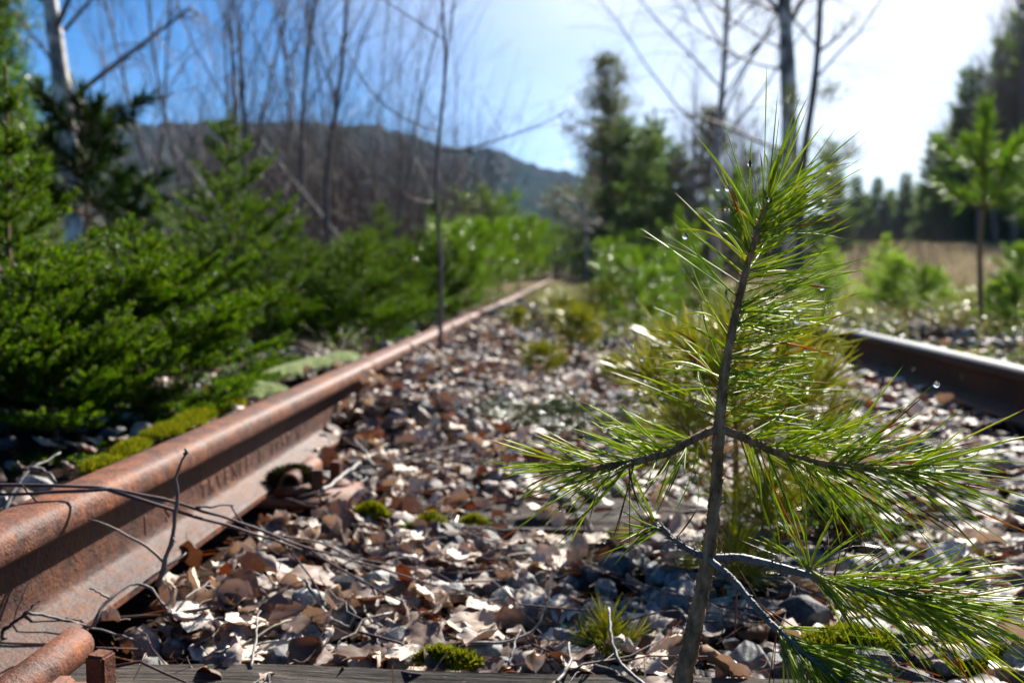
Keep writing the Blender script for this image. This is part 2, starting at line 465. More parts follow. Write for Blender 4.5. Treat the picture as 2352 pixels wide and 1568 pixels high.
def m_birch():
    m, nt, p, out = mat_new('birch_bark')
    n = noise(nt, 3.0, 6, .7, 'Object', (2.2, 2.2, 1.3))
    r = ramp(nt, [(.36, (.025, .022, .02)), (.47, (.20, .17, .145)), (.56, (.58, .53, .47)), (.8, (.74, .69, .62))])
    nt.links.new(n.outputs['Fac'], r.inputs['Fac']); nt.links.new(r.outputs['Color'], p.inputs['Base Color'])
    p.inputs['Roughness'].default_value = .5
    bump(nt, p, n.outputs['Fac'], .5, .02)
    return m
BIRCH = m_birch()
def m_drop():
    m, nt, p, out = mat_new('water_drop')
    p.inputs['Base Color'].default_value = (1, 1, 1, 1)
    p.inputs['Transmission Weight'].default_value = 1.0
    p.inputs['IOR'].default_value = 1.33
    p.inputs['Roughness'].default_value = 0.03
    p.inputs['Specular IOR Level'].default_value = 0.6
    return m
DROP = m_drop()
def m_ground():
    m, nt, p, out = mat_new('soil')
    n = noise(nt, 2.2, 8, .7); n2 = noise(nt, 40, 5, .7)
    near = ramp(nt, [(.3, (.012, .009, .007)), (.55, (.035, .025, .019)), (.75, (.075, .055, .044))])
    field = ramp(nt, [(.3, (.085, .07, .042)), (.5, (.15, .12, .075)), (.7, (.21, .17, .11))])
    nt.links.new(n2.outputs['Fac'], near.inputs['Fac']); nt.links.new(n.outputs['Fac'], field.inputs['Fac'])
    tc = nt.nodes.new('ShaderNodeTexCoord'); sp = nt.nodes.new('ShaderNodeSeparateXYZ')
    nt.links.new(tc.outputs['Object'], sp.inputs[0])
    mr = nt.nodes.new('ShaderNodeMapRange'); mr.inputs['From Min'].default_value = 5; mr.inputs['From Max'].default_value = 12
    nt.links.new(sp.outputs['Y'], mr.inputs['Value'])
    mx = nt.nodes.new('ShaderNodeMix'); mx.data_type = 'RGBA'
    nt.links.new(mr.outputs['Result'], mx.inputs['Factor']); nt.links.new(near.outputs['Color'], mx.inputs['A']); nt.links.new(field.outputs['Color'], mx.inputs['B'])
    nt.links.new(mx.outputs['Result'], p.inputs['Base Color'])
    p.inputs['Roughness'].default_value = .95; p.inputs['Specular IOR Level'].default_value = 0
    bump(nt, p, n2.outputs['Fac'], .8, .02)
    return m
GROUND = m_ground()
FIELD_GRASS = m_leaf('field_straw', [(0, (.10, .085, .045)), (.6, (.15, .125, .065)), (1, (.21, .17, .095))], (1, .95, .6), .3, .6, .0)
HILLM = m_noise('hill_forest', [(.33, (.006, .016, .012)), (.46, (.012, .024, .017)), (.58, (.026, .024, .021)), (.75, (.052, .042, .038))], .022, .9, 0.0, 0, .01)

# ------------------------------------------------------------------ setting: ground, hill
def geo(a, b, n):
    return np.sign(a) * 0 + np.geomspace(a, b, n)
ys = np.concatenate([[-6, -2, -.5], np.arange(0.2, 4.0, .04), np.geomspace(4.0, 1150, 110)])
xp = np.concatenate([np.arange(0, 2.2, .04), np.geomspace(2.2, 1400, 66)])
xs = np.concatenate([-xp[::-1], xp[1:]])
gx, gy = np.meshgrid(xs, ys)
gz = terrain(gx, gy)
b = MB()
nx, ny = len(xs), len(ys)
ii = np.arange(ny - 1)[:, None] * nx + np.arange(nx - 1)[None, :]
b.add(np.stack([gx, gy, gz], -1).reshape(-1, 3), np.stack([ii, ii + 1, ii + nx + 1, ii + nx], -1).reshape(-1, 4))
tag(b.build('ground', GROUND), 'brown soil of the old track bed and the field beyond', 'ground', kind='structure')

prof = np.array([(-900, 330), (-300, 300), (0, 280), (260, 268), (420, 272), (500, 270), (700, 280), (870, 288), (1000, 322), (1130, 345), (1190, 362), (1250, 385),
                 (1330, 395), (1500, 425), (1700, 470), (2000, 520), (2500, 540), (2900, 545)], float)
pxs = np.linspace(-900, 2900, 620)
ridge = np.interp(pxs, prof[:, 0], prof[:, 1])
ts = np.linspace(0, 1, 90)
D0, D1 = 330.0, 900.0
b = MB(); V = []
for t in ts:
    d = D0 + (D1 * 1.2 - D0) * t
    k = np.clip((d - D0) / (D1 - D0), 0, 1)
    dirx = (pxs - 1176) / F
    hmax = (615 - ridge) / F * D1
    h = 1.5 + (hmax - 1.5) * (k ** 1.15) * (1 if d <= D1 else 1 - (d - D1) / D1 * .8)
    x, y = dirx * d, np.full_like(dirx, d)
    z = h + 7.0 * k * vnoise(x / 6.5, y / 6.5, 9) ** 1.5 + 10 * k * (vnoise(x / 60, y / 60, 10) - .5) - 6
    V.append(np.stack([x, y, z], -1))
V = np.array(V); m_, n_ = V.shape[:2]
ii = np.arange(m_ - 1)[:, None] * n_ + np.arange(n_ - 1)[None, :]
b.add(V.reshape(-1, 3), np.stack([ii, ii + 1, ii + n_ + 1, ii + n_], -1).reshape(-1, 4))
tag(b.build('hill', HILLM), 'long wooded hill fading blue behind the bare trees', 'hill', kind='structure')

# ------------------------------------------------------------------ track: rails, sleepers, fastenings
RZ = 0.012          # the rail stands on its base plates
def rail_profile():
    H = 0.118
    pts = [(-.0475, 0), (.0475, 0), (.0475, .007), (.043, .010), (.012, .0185), (.0075, .024), (.0065, .034), (.0062, .070), (.0075, .0815), (.012, .0855),
           (.0255, .0885), (.028, .0915), (.0290, .098), (.0287, .106), (.0265, .1125), (.022, .1162), (.014, .1178), (0, H)]
    left = [(-a, z) for a, z in pts[2:-1]][::-1]
    return np.array(pts + left)
RP = rail_profile()
def rail(s0, s1, lat, label, sag=None, shift=None, n=60, mat=None):
    ss = np.linspace(s0, s1, n)
    root = empty('rail', (*xy(s0, lat), 0))
    b = MB(); k = len(RP); V = []
    for s in ss:
        lz = RZ + (sag(s) if sag else 0); ll = lat + (shift(s) if shift else 0)
        x, y = xy(s, ll + RP[:, 0])
        V.append(np.stack([x, y, RP[:, 1] + lz], -1))
    V = np.array(V)
    i = np.arange(n - 1)[:, None] * k; j = np.arange(k)[None, :]; j2 = (j + 1) % k
    q = np.stack([i + j, i + j2, i + k + j2, i + k + j], -1).reshape(-1, 4)
    vv = V.reshape(-1, 3); c0, c1 = V[0].mean(0), V[-1].mean(0)
    vv = np.vstack([vv, c0, c1]); m = n * k
    tr = [(m, (a + 1) % k, a) for a in range(k)] + [(m + 1, (n - 1) * k + a, (n - 1) * k + (a + 1) % k) for a in range(k)]
    b.add(vv, q, tr)
    o = b.build('rail_body', mat or [RUST, RUST_WEB], root, loc=None)
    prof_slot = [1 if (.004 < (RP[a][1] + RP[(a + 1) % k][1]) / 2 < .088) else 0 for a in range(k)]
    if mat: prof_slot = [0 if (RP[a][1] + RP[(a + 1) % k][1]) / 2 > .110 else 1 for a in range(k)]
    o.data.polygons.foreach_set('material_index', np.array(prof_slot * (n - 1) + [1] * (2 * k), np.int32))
    o.matrix_parent_inverse = root.matrix_basis.inverted()
    es = o.modifiers.new('edge', 'EDGE_SPLIT'); es.split_angle = R_(38)
    return tag(root, label, 'rail', 'rails of the old track')
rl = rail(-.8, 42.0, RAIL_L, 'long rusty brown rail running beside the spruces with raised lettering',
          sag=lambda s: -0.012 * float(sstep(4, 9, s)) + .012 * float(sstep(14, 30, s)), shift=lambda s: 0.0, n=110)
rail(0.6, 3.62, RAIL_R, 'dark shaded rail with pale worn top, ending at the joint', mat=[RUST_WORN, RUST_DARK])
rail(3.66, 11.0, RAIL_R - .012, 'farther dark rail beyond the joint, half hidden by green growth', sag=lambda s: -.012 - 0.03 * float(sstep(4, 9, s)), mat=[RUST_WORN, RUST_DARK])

def lettering(text, s, z, size, step):
    """raised letters on the web, one mesh each"""
    for k, ch in enumerate(text):
        if ch == ' ': continue
        c = bpy.data.curves.new('letter', 'FONT'); c.body = ch; c.size = size; c.extrude = .0007; c.bevel_depth = .0004
        o = bpy.data.objects.new('letter_curve', c); COL.objects.link(o)
        bpy.context.view_layer.update()
        me = bpy.data.meshes.new_from_object(o)
        me.materials.clear(); me.materials.append(RUST)
        bpy.data.objects.remove(o)
        x, y = xy(s + k * step, RAIL_L + .0064)
        M = Matrix((Vector((T2[0], T2[1], 0)), Vector((0, 0, 1)), Vector((N2[0], N2[1], 0)))).transposed().to_4x4(); M.translation = (x, y, z)
        o = bpy.data.objects.new('letter', me); COL.objects.link(o)
        o.parent = rl; o.matrix_parent_inverse = rl.matrix_basis.inverted(); o.matrix_basis = M
lettering('I S9', 1.10, RZ + .030, .032, .030)
lettering('TKVENLE I 1957 N', 1.275, RZ + .030, .032, .0305)

SLEEPERS = [.74 + .71 * k for k in range(-1, 9)]
def sleeper_mesh(seed):
    b = MB(); r = np.random.default_rng(seed)
    nL, nW = 90, 14
    u = np.linspace(-1.2, 1.2, nL); w = np.linspace(-.108, .108, nW)
    U, W = np.meshgrid(u, w, indexing='ij')
    crack = -0.012 * np.clip(vnoise(U * 3 + seed * 9, W * 120, seed) - .62, 0, 1) * 2.5
    Z = crack + .006 * (vnoise(U * 6, W * 40, seed + 3) - .5)
    edge = np.abs(W) > .1
    Z = np.where(edge, Z - .012 - .02 * vnoise(U * 9, W * 3, seed + 7), Z)
    top = np.stack([U, W, Z], -1).reshape(-1, 3)
    ii = np.arange(nL - 1)[:, None] * nW + np.arange(nW - 1)[None, :]
    b.add(top, np.stack([ii, ii + nW, ii + nW + 1, ii + 1], -1).reshape(-1, 4))
    for sgn, col in ((-1, 0), (1, nW - 1)):
        e = top.reshape(nL, nW, 3)[:, col]; lo = e.copy(); lo[:, 2] = -.14
        ii = np.arange(nL - 1)
        b.add(np.vstack([e, lo]), np.stack([ii, ii + 1, nL + ii + 1, nL + ii], -1))
    for row in (0, nL - 1):
        e = top.reshape(nL, nW, 3)[row]; lo = e.copy(); lo[:, 2] = -.14
        ii = np.arange(nW - 1)
        b.add(np.vstack([e, lo]), np.stack([ii, ii + 1, nW + ii + 1, nW + ii], -1))
    return b
SL_LABEL = {0: 'weathered grey timber sleeper lying lowest at the front edge', 1: 'mossy cracked timber sleeper second along the track',
            2: 'timber sleeper almost buried in leaves under the sedge tufts', 3: 'leaf-covered timber sleeper beside the slender bare sapling',
            4: 'timber sleeper near the small yellow-green pine between the rails', 5: 'timber sleeper near the joint in the right rail', 6: 'farthest visible timber sleeper among the small pines'}
for k, s in enumerate(SLEEPERS[1:8]):
    o = sleeper_mesh(k + 1).build('sleeper', WOOD, smooth=False)
    x, y = xy(s, .247); o.location = (x, y, 0.004 if k < 1 else -.010); o.rotation_euler = (0, 0, -TA)
    tag(o, SL_LABEL[k], 'sleeper', 'timber sleepers of the track')

def box(b, c, h, bev=0.0, mat=0, rot=None):
    bm = bmesh.new()
    bmesh.ops.create_cube(bm, size=1)
    for v in bm.verts: v.co = Vector((v.co.x * h[0], v.co.y * h[1], v.co.z * h[2]))
    if bev: bmesh.ops.bevel(bm, geom=bm.edges[:], offset=bev, segments=2, affect='EDGES')
    bm.verts.ensure_lookup_table()
    V = np.array([v.co[:] for v in bm.verts])
    if rot is not None: V = V @ np.array(rot).T
    V = V + np.asarray(c)
    q = [[v.index for v in f.verts] for f in bm.faces if len(f.verts) == 4]
    t = [[v.index for v in f.verts] for f in bm.faces if len(f.verts) == 3]
    bm.free()
    b.add(V, q, t, mat)

def rail_fastening(s, label, lat=RAIL_L, side=1):
    x, y = xy(s, lat); root = empty('rail_fastening', (x, y, 0), -TA)
    if side < 0: root.scale = (-1, 1, 1)
    b = MB(); box(b, (.035, 0, .007), (.27, .15, .011), .002); b.build('base_plate', RUST, root)
    b = MB(); box(b, (.083, .0, .020), (.045, .11, .013), .003); b.build('clip_plate', RUST, root)
    b = MB()   # hollow round bar that holds the rail foot
    n = 20; L0, L1 = -.03, .115; ro, ri = .0160, .011
    a = np.arange(n) * 2 * math.pi / n
    def ring(r, yy): return np.stack([.078 + r * np.cos(a), np.full(n, yy), .029 + r * np.sin(a)], -1)
    rings = [ring(ri, L0 + .05), ring(ri, L0), ring(ri + .0012, L0 - .0015), ring(ro - .0012, L0 - .0015), ring(ro, L0), ring(ro, L1 - .01), ring(ro - .002, L1 - .003), ring(ro - .007, L1)]
    V = np.vstack(rings); k = len(rings)
    i = np.arange(k - 1)[:, None] * n; j = np.arange(n)[None, :]; j2 = (j + 1) % n
    q = np.stack([i + j, i + n + j, i + n + j2, i + j2], -1).reshape(-1, 4)
    V = np.vstack([V, [.078, L0 + .05, .029], [.078, L1, .029]])
    tr = [(k * n, jj, (jj + 1) % n) for jj in range(n)] + [(k * n + 1, (k - 1) * n + (jj + 1) % n, (k - 1) * n + jj) for jj in range(n)]
    b.add(V, q, tr); b.build('clip_bar', RUST, root)
    for (ux, uy, a_) in ((.118, -.022, .3), (.132, .042, -.2)):
        b = MB()
        b.tube([(ux, uy, .010), (ux, uy, .016), (ux, uy, .018), (ux, uy, .022)], [.021, .021, .018, .012], 16)
        c_, s_ = math.cos(a_), math.sin(a_)
        box(b, (ux, uy, .035), (.017, .017, .030), .002, rot=[[c_, -s_, 0], [s_, c_, 0], [0, 0, 1]])
        b.build('screw_spike', RUST, root, smooth=False)
    return tag(root, label, 'rail fastening', 'rusty fastenings along the rails')
rail_fastening(SLEEPERS[1] - .045, 'rusty round clip bar and square screw at the lower left corner')
rail_fastening(SLEEPERS[2] + .02, 'rusty open-ended clip bar and two square screws on the mossy sleeper')
rail_fastening(SLEEPERS[3], 'rusty fastening half buried in leaves beyond the mossy sleeper')

# ------------------------------------------------------------------ dead leaves and ballast stones
LEAF_L = .038
def leaf_mesh(b, seed, mat, curl=1.0):
    """one dry leaf of length LEAF_L: pointed oval, bent across and along, with a wavy torn edge"""
    r = np.random.default_rng(seed)
    nu, nw = 12, 9
    u = np.linspace(0, 1, nu); w = np.linspace(-1, 1, nw)
    half = .39 * np.sin(np.pi * np.clip(u, 0, 1) ** .80) ** .60
    half[-1] = .01; half[0] = .03
    side = 1 + .22 * (r.random((nu, 2)) - .5)
    if r.random() < .4: side[r.integers(3, 9), r.integers(2)] *= .45      # a bite out of the edge
    U, W = np.meshgrid(u, w, indexing='ij')
    H = half[:, None] * np.where(W < 0, side[:, :1], side[:, 1:])
    kx = np.clip(r.normal(-.35, 1.5), -2.8, 2.8) * curl * (1 + .6 * np.sin(3 * U + r.random() * 6))
    kx = np.where(np.abs(kx) < .05, .05, kx)
    ang = kx * W * (1 + .35 * np.abs(W))
    X = H * np.sin(ang) / kx; Z = H * (1 - np.cos(ang)) / kx
    ky = np.clip(r.normal(-.1, .9), -1.8, 1.8) * curl
    ky = ky if abs(ky) > .05 else .05
    a2 = (U - .5) * ky
    Y = np.sin(a2) / ky; Z0 = (1 - np.cos(a2)) / ky
    tw = r.normal(0, .7) * curl * (U - .5)
    X, Z = X * np.cos(tw) - Z * np.sin(tw), X * np.sin(tw) + Z * np.cos(tw)
    Yb = Y - Z * np.sin(a2); Zb = Z0 + Z * np.cos(a2)
    ph = r.random(4) * 6
    Zb = Zb + .055 * np.sin(11 * U + ph[0] + 2.5 * W) * np.abs(W) * (.5 + curl * .6) + .022 * np.sin(17 * U + 9 * W + ph[1]) + .014 * r.normal(size=U.shape) - .018 * np.exp(-(W / .18) ** 2)
    P = np.stack([X, Yb, Zb], -1).reshape(-1, 3) * LEAF_L
    ii = np.arange(nu - 1)[:, None] * nw + np.arange(nw - 1)[None, :]
    b.add(P, np.stack([ii, ii + nw, ii + nw + 1, ii + 1], -1).reshape(-1, 4), None, mat)
    z0 = Zb[0].mean(); y0 = Yb[0].mean()
    st = np.array([(0, y0, z0), (r.normal(0, .06), y0 - .14, z0 + .02), (r.normal(0, .15), y0 - .28, z0 + r.normal(.06, .08))]) * LEAF_L
    b.tube(st, [.0006, .0005, .0004], 3, mat, cap=False)

def rot_mat(rx, ry, rz, loc, s=1.0):
    M = Matrix.Translation(Vector([float(v) for v in loc])) @ Matrix.Rotation(rz, 4, 'Z') @ Matrix.Rotation(rx, 4, 'X') @ Matrix.Rotation(ry, 4, 'Y')
    A = np.array(M); A[:3, :3] *= s
    return A

LEAF_VARS = {}
for mi in range(4):
    for cv, cu in enumerate((.45, 1.0, 1.5)):
        for v in range(6):
            b = MB(); leaf_mesh(b, 1000 + mi * 100 + cv * 10 + v, 0, cu)
            o = b.build('fallen_leaf', LEAVES[mi]); COL.objects.unlink(o)
            LEAF_VARS[(mi, cv, v)] = o

STONE_L = .042
def stone_data(seed, flat=1.0):
    r = random.Random(seed)
    bm = bmesh.new()
    for _ in range(34):
        d = Vector((r.gauss(0, 1), r.gauss(0, 1), r.gauss(0, 1))).normalized() * r.uniform(.9, 1.03)
        bm.verts.new((d.x * .5 * r.uniform(.9, 1.0), d.y * .38, d.z * .30 * flat))
    h = bmesh.ops.convex_hull(bm, input=bm.verts[:])
    bmesh.ops.delete(bm, geom=[g for g in h['geom_interior'] if isinstance(g, bmesh.types.BMVert)], context='VERTS')
    bmesh.ops.dissolve_limit(bm, angle_limit=R_(16), verts=bm.verts[:], edges=bm.edges[:])
    bmesh.ops.bevel(bm, geom=bm.edges[:], offset=.022, segments=2, affect='EDGES', profile=.5)
    bmesh.ops.triangulate(bm, faces=bm.faces[:])
    V = np.array([v.co[:] for v in bm.verts]); bm.verts.index_update()
    t = np.array([[v.index for v in f.verts] for f in bm.faces])
    bm.free()
    return V * STONE_L, t
STONE_MATS = [STONE_GREY, STONE_DARK, STONE_BROWN]
STONE_DATA = {}
STONE_VARS = {}
for sh, fl in enumerate((.75, 1.05, 1.3)):
    for v in range(6):
        STONE_DATA[(sh, v)] = stone_data(sh * 50 + v, fl)
        for mi in range(3):
            b = MB(); b.add(STONE_DATA[(sh, v)][0], None, STONE_DATA[(sh, v)][1])
            o = b.build('ballast_stone', STONE_MATS[mi], smooth=False); COL.objects.unlink(o)
            STONE_VARS[(mi, sh, v)] = o

def on_sleeper(s):
    return np.min(np.abs(s[:, None] - np.array(SLEEPERS)[None, :]), 1) < .11

def zone(s, l):
    near = min(range(len(SLEEPERS)), key=lambda k: abs(SLEEPERS[k] - s)); ons = abs(SLEEPERS[near] - s) < .11
    if l > 1.05: return 'beyond the dark right rail'
    if l < RAIL_L - .05: return 'behind the rusty rail'
    if l < RAIL_L + .16:
        side = 'against rusty rail'
    elif l < -.12: side = 'near rusty rail'
    elif l < .06: side = 'midway to pine'
    elif l < .24: side = 'by pine stem'
    elif l < .5: side = 'under right pine branches'
    elif l < .85: side = 'towards dark rail'
    else: side = 'against dark rail'
    if ons: return side + (', on front sleeper' if near == 1 else ', on mossy sleeper' if near == 2 else ', on buried sleeper')
    return side + (', before mossy sleeper' if s < SLEEPERS[2] else ', past mossy sleeper' if s < SLEEPERS[3] else ', near sedge tufts' if s < 2.6 else ', beyond sedge tufts')

# --- stones
N = 5200
s = .62 + rng.random(N) ** 1.5 * 6.5; l = RAIL_L + .07 + rng.random(N) * (1.40)
more_s = .9 + rng.random(900) * 6; more_l = RAIL_R + .07 + rng.random(900) * .7
ml_s = .8 + rng.random(500) * 5; ml_l = RAIL_L - .07 - rng.random(500) * .5
s = np.concatenate([s, more_s, ml_s]); l = np.concatenate([l, more_l, ml_l])
keep = ~(on_sleeper(s) & (rng.random(len(s)) < np.where(s < 1.1, .95, .75)))
keep &= rng.random(len(s)) < np.where(l < -.25, .5, .82)
for sf in (SLEEPERS[1] - .02, SLEEPERS[2] + .02):
    keep &= ~((np.abs(s - sf) < .12) & (l > RAIL_L) & (l < RAIL_L + .17))
s, l = s[keep], l[keep]
size = np.clip(rng.lognormal(math.log(.040), .36, len(s)), .018, .078)
size *= np.where((s < 1.6) & (l > -.3), 1.10, 1.0); size = np.minimum(size, .066)
x, y = xy(s, l); z = terrain(x, y) + size * .16 + rng.random(len(s)) * .016
P = np.stack([x, y, z], -1); u_, v_, d_ = project(P)
mi = rng.choice(3, len(s), p=[.55, .30, .15]); sh = rng.choice(3, len(s), p=[.35, .45, .2]); va = rng.integers(0, 6, len(s))
rx, ry, rz = rng.normal(0, .35, len(s)), rng.normal(0, .35, len(s)), rng.random(len(s)) * 6.28
vis = (u_ > -30) & (u_ < 2380) & (v_ < 1600) & (l > RAIL_L)
order = np.argsort(np.where(vis, -size / d_ * (1 + (z > np.median(z)) * .3), 1))
IND = order[:290]; indset = set(IND.tolist())
TONE = ['grey', 'dark', 'brownish']; FORM = ['flat', 'angular', 'blocky']
def sz_word(v, a, c): return 'small' if v < a else 'large' if v > c else 'medium'
for i in IND:
    o = STONE_VARS[(mi[i], sh[i], va[i])].copy(); COL.objects.link(o)
    o.location = P[i]; o.rotation_euler = (rx[i], ry[i], rz[i]); o.scale = (size[i] / STONE_L,) * 3
    tag(o, f"{sz_word(size[i], .042, .054)} {FORM[sh[i]]} {TONE[mi[i]]} stone {zone(s[i], l[i])}", 'stone', 'ballast stones between the rails')
b = MB()
for i in range(len(s)):
    if i in indset: continue
    V, t = STONE_DATA[(sh[i], va[i])]
    M = rot_mat(rx[i], ry[i], rz[i], P[i], size[i] / STONE_L)
    b.add(V @ M[:3, :3].T + M[:3, 3], None, t, int(mi[i]))
tag(b.build('ballast_gravel', STONE_MATS, smooth=False), 'grey ballast gravel spread along the old track', 'gravel', kind='stuff')

# --- leaves
N = 8200
s = .60 + rng.random(N) ** 1.35 * 5.6; l = RAIL_L + np.where(s > 1.85, .022, .046) + rng.random(N) * 1.42
s2 = .9 + rng.random(1500) * 6; l2 = RAIL_R + .06 + rng.random(1500) * 1.6
s3 = .8 + rng.random(700) * 5; l3 = RAIL_L - .06 - rng.random(700) * .55
s4 = .62 + rng.random(1500) * 1.3; l4 = RAIL_L + .09 + rng.random(1500) * .42      # drift of leaves against the rail
s = np.concatenate([s, s2, s3, s4]); l = np.concatenate([l, l2, l3, l4])
keep = ~(on_sleeper(s) & (rng.random(len(s)) < np.where(s < 1, .70, .12)))
patch = vnoise(*[c * 5.5 for c in xy(s, l)], 21)
keep &= rng.random(len(s)) < np.where(l < -.26, .8, np.where(s < 1.55, .12 + .72 * patch, .34 + .55 * patch))
for sf in (SLEEPERS[1] - .02, SLEEPERS[2] + .02):
    keep &= ~((np.abs(s - sf - .02) < .17) & (l > RAIL_L - .02) & (l < RAIL_L + .19) & (rng.random(len(s)) < .97))
s, l = s[keep], l[keep]
x, y = xy(s, l)
length = np.clip(rng.normal(.034, .009, len(s)), .015, .054)
foot = (np.abs(l - RAIL_L) < .06)
z = terrain(x, y) + .010 + rng.random(len(s)) ** 1.4 * .034 + np.where(foot, .022, 0)
P = np.stack([x, y, z], -1); u_, v_, d_ = project(P)
leftness = l < -.1
mi = np.where(leftness, rng.choice(4, len(s), p=[.34, .42, .07, .17]), rng.choice(4, len(s), p=[.52, .27, .05, .16]))
cv = np.where(leftness, rng.choice(3, len(s), p=[.25, .45, .30]), rng.choice(3, len(s), p=[.50, .38, .12]))
va = rng.integers(0, 6, len(s))
tl = np.where(rng.random(len(s)) < np.where(leftness, .34, .16), .85, .20)
rx, ry, rz = rng.normal(0, 1, len(s)) * tl, rng.normal(0, 1, len(s)) * tl, rng.random(len(s)) * 6.28
vis = (u_ > -20) & (u_ < 2370) & (v_ < 1590)
zrel = z - terrain(x, y)
order = np.argsort(np.where(vis, -length / d_ * (.7 + zrel * 18), 1))
IND = order[:295]; indset = set(IND.tolist())
LT = ['pale tan', 'dark brown', 'rusty orange', 'pinkish grey']; LF = ['flattish', 'curled', 'tightly curled']
for i in IND:
    o = LEAF_VARS[(mi[i], cv[i], va[i])].copy(); COL.objects.link(o)
    o.location = P[i]; o.rotation_euler = (rx[i], ry[i], rz[i]); o.scale = (length[i] / LEAF_L,) * 3
    tag(o, f"{sz_word(length[i], .037, .046)} {LT[mi[i]]} {LF[cv[i]]} leaf {zone(s[i], l[i])}", 'leaf', 'dead leaves on the ballast')
b = MB()
for i in range(len(s)):
    if i in indset: continue
    src = LEAF_VARS[(mi[i], cv[i], va[i])]
    key = (mi[i], cv[i], va[i])
    M = rot_mat(rx[i], ry[i], rz[i], P[i], length[i] / LEAF_L)
    if 'np' not in globals().get('_lc', {}):
        _lc = {'np': 1}
    if key not in _lc:
        me = src.data
        co = np.empty(len(me.vertices) * 3, np.float32); me.vertices.foreach_get('co', co)
        q = np.array([list(p.vertices) for p in me.polygons])
        _lc[key] = (co.reshape(-1, 3), q)
    co, q = _lc[key]
    b.add(co @ M[:3, :3].T + M[:3, 3], q, None, int(mi[i]))
tag(b.build('leaf_litter', LEAVES), 'dead birch leaves strewn over the ballast', 'leaf litter', kind='stuff')

# thin loose twigs among the leaves
b = MB()
for _ in range(420):
    s0, l0 = .65 + rng.random() ** 1.4 * 3.2, RAIL_L + .08 + rng.random() ** 1.5 * 1.3
    x0, y0 = xy(s0, l0); z0 = float(terrain(x0, y0)) + .022 + rng.random() * .03; a = rng.random() * 6.28; ln = .05 + rng.random() * .16
    q = np.array([[x0, y0, z0]]) + np.cumsum(np.vstack([[0, 0, 0], np.array([math.cos(a), math.sin(a), 0]) * ln / 5 + rng.normal(size=(5, 3)) * ln * np.array([.05, .05, .035])]), 0)
    b.tube(q, np.linspace(.0011, .0005, 6) * rng.uniform(.7, 1.5), 4, int(rng.random() < .25))
tag(b.build('twig_litter', [TWIG, BARK_GREY]), 'thin broken birch twigs littered over leaves and stones', 'twig litter', kind='stuff')
# pine-needle and twig crumbs among the leaves
N = 5000
s = .6 + rng.random(N) ** 1.5 * 3.5; l = RAIL_L + .05 + rng.random(N) * 1.4
x, y = xy(s, l); z = terrain(x, y) + .012 + rng.random(N) * .025
b = MB()
d = np.stack([rng.normal(size=N), rng.normal(size=N), rng.normal(size=N) * .25], -1)
b.needles(np.stack([x, y, z], -1), d, .02 + rng.random(N) * .04, .0011, 0, 1.0)
tag(b.build('needle_litter', [PINE_DRY]), 'thin rusty dead needles scattered among the leaves', 'needle litter', kind='stuff')

# ------------------------------------------------------------------ twigs and stalks
def smooth_line(pts, n=14):
    pts = np.asarray(pts, float)
    t = np.concatenate([[0], np.cumsum(np.linalg.norm(np.diff(pts, axis=0), axis=1))])
    tt = np.linspace(0, t[-1], n)
    out = np.stack([np.interp(tt, t, pts[:, i]) for i in range(3)], -1)
    for _ in range(2):
        out[1:-1] = .25 * out[:-2] + .5 * out[1:-1] + .25 * out[2:]
    return out
def twig(pts, r0, r1, mat, label, sides=(), name='twig', cat='twig', group=None, n=16, knots=True):
    pts = smooth_line(pts, n)
    base = pts[0].copy()
    root = empty(name, base) if sides else None
    b = MB()
    rad = np.linspace(r0, r1, n) * (1 + .12 * rng.normal(size=n) * (1 if knots else 0))
    jit = rng.normal(size=pts.shape) * r0 * .35; jit[0] = 0
    b.tube(pts + jit, rad, 7)
    if not sides:
        o = b.build(name, mat, loc=base); return tag(o, label, cat, group)
    o = b.build('main_stem', mat, root); o.matrix_parent_inverse = root.matrix_basis.inverted()
    for sp_, ra, rb in sides:
        c = MB(); q = smooth_line(sp_, 9); c.tube(q + rng.normal(size=q.shape) * ra * .3, np.linspace(ra, rb, 9), 5)
        o = c.build('side_twig', mat, root); o.matrix_parent_inverse = root.matrix_basis.inverted()
    return tag(root, label, cat, group)

TG = 'twigs lying on the track'
P_ = px
# fallen birch branch that crosses the rail
main = [P_(-60, 1112, .93), P_(120, 1113, .95), P_(240, 1120, .96), P_(330, 1132, .98), P_(450, 1165, 1.0), P_(560, 1205, 1.04), P_(700, 1255, 1.08), P_(830, 1290, 1.10), P_(950, 1330, 1.10), P_(1090, 1365, 1.10)]
sides = [([P_(250, 1122, .96), P_(330, 1148, .965), P_(410, 1178, .99), P_(520, 1205, 1.03), P_(640, 1240, 1.07), P_(760, 1290, 1.09)], .0021, .0012),
         ([P_(0, 1135, .93), P_(110, 1130, .95), P_(260, 1123, .96)], .0015, .0018),
         ([P_(450, 1165, 1.0), P_(500, 1160, 1.03), P_(535, 1162, 1.05)], .0016, .0009),
         ([P_(530, 1162, 1.05), P_(570, 1220, 1.07), P_(640, 1275, 1.08)], .001, .0007),
         ([P_(620, 1228, 1.06), P_(720, 1235, 1.10), P_(830, 1290, 1.14), P_(900, 1345, 1.12)], .0015, .0008),
         ([P_(700, 1255, 1.08), P_(780, 1305, 1.08), P_(900, 1370, 1.06), P_(1000, 1420, 1.03)], .0016, .0008),
         ([P_(640, 1240, 1.07), P_(700, 1300, 1.06), P_(740, 1370, 1.03), P_(750, 1410, 1.02)], .0013, .0007),
         ([P_(760, 1272, 1.09), P_(880, 1295, 1.12), P_(1010, 1310, 1.15), P_(1120, 1300, 1.2)], .0013, .0007),
         ([P_(50, 1113, .94), P_(70, 1140, .94), P_(120, 1175, .94)], .001, .0006)]
twig(main, .0020, .0010, TWIG, 'long purplish birch branch fallen across the rusty rail', sides, 'fallen_branch', 'branch', n=26)
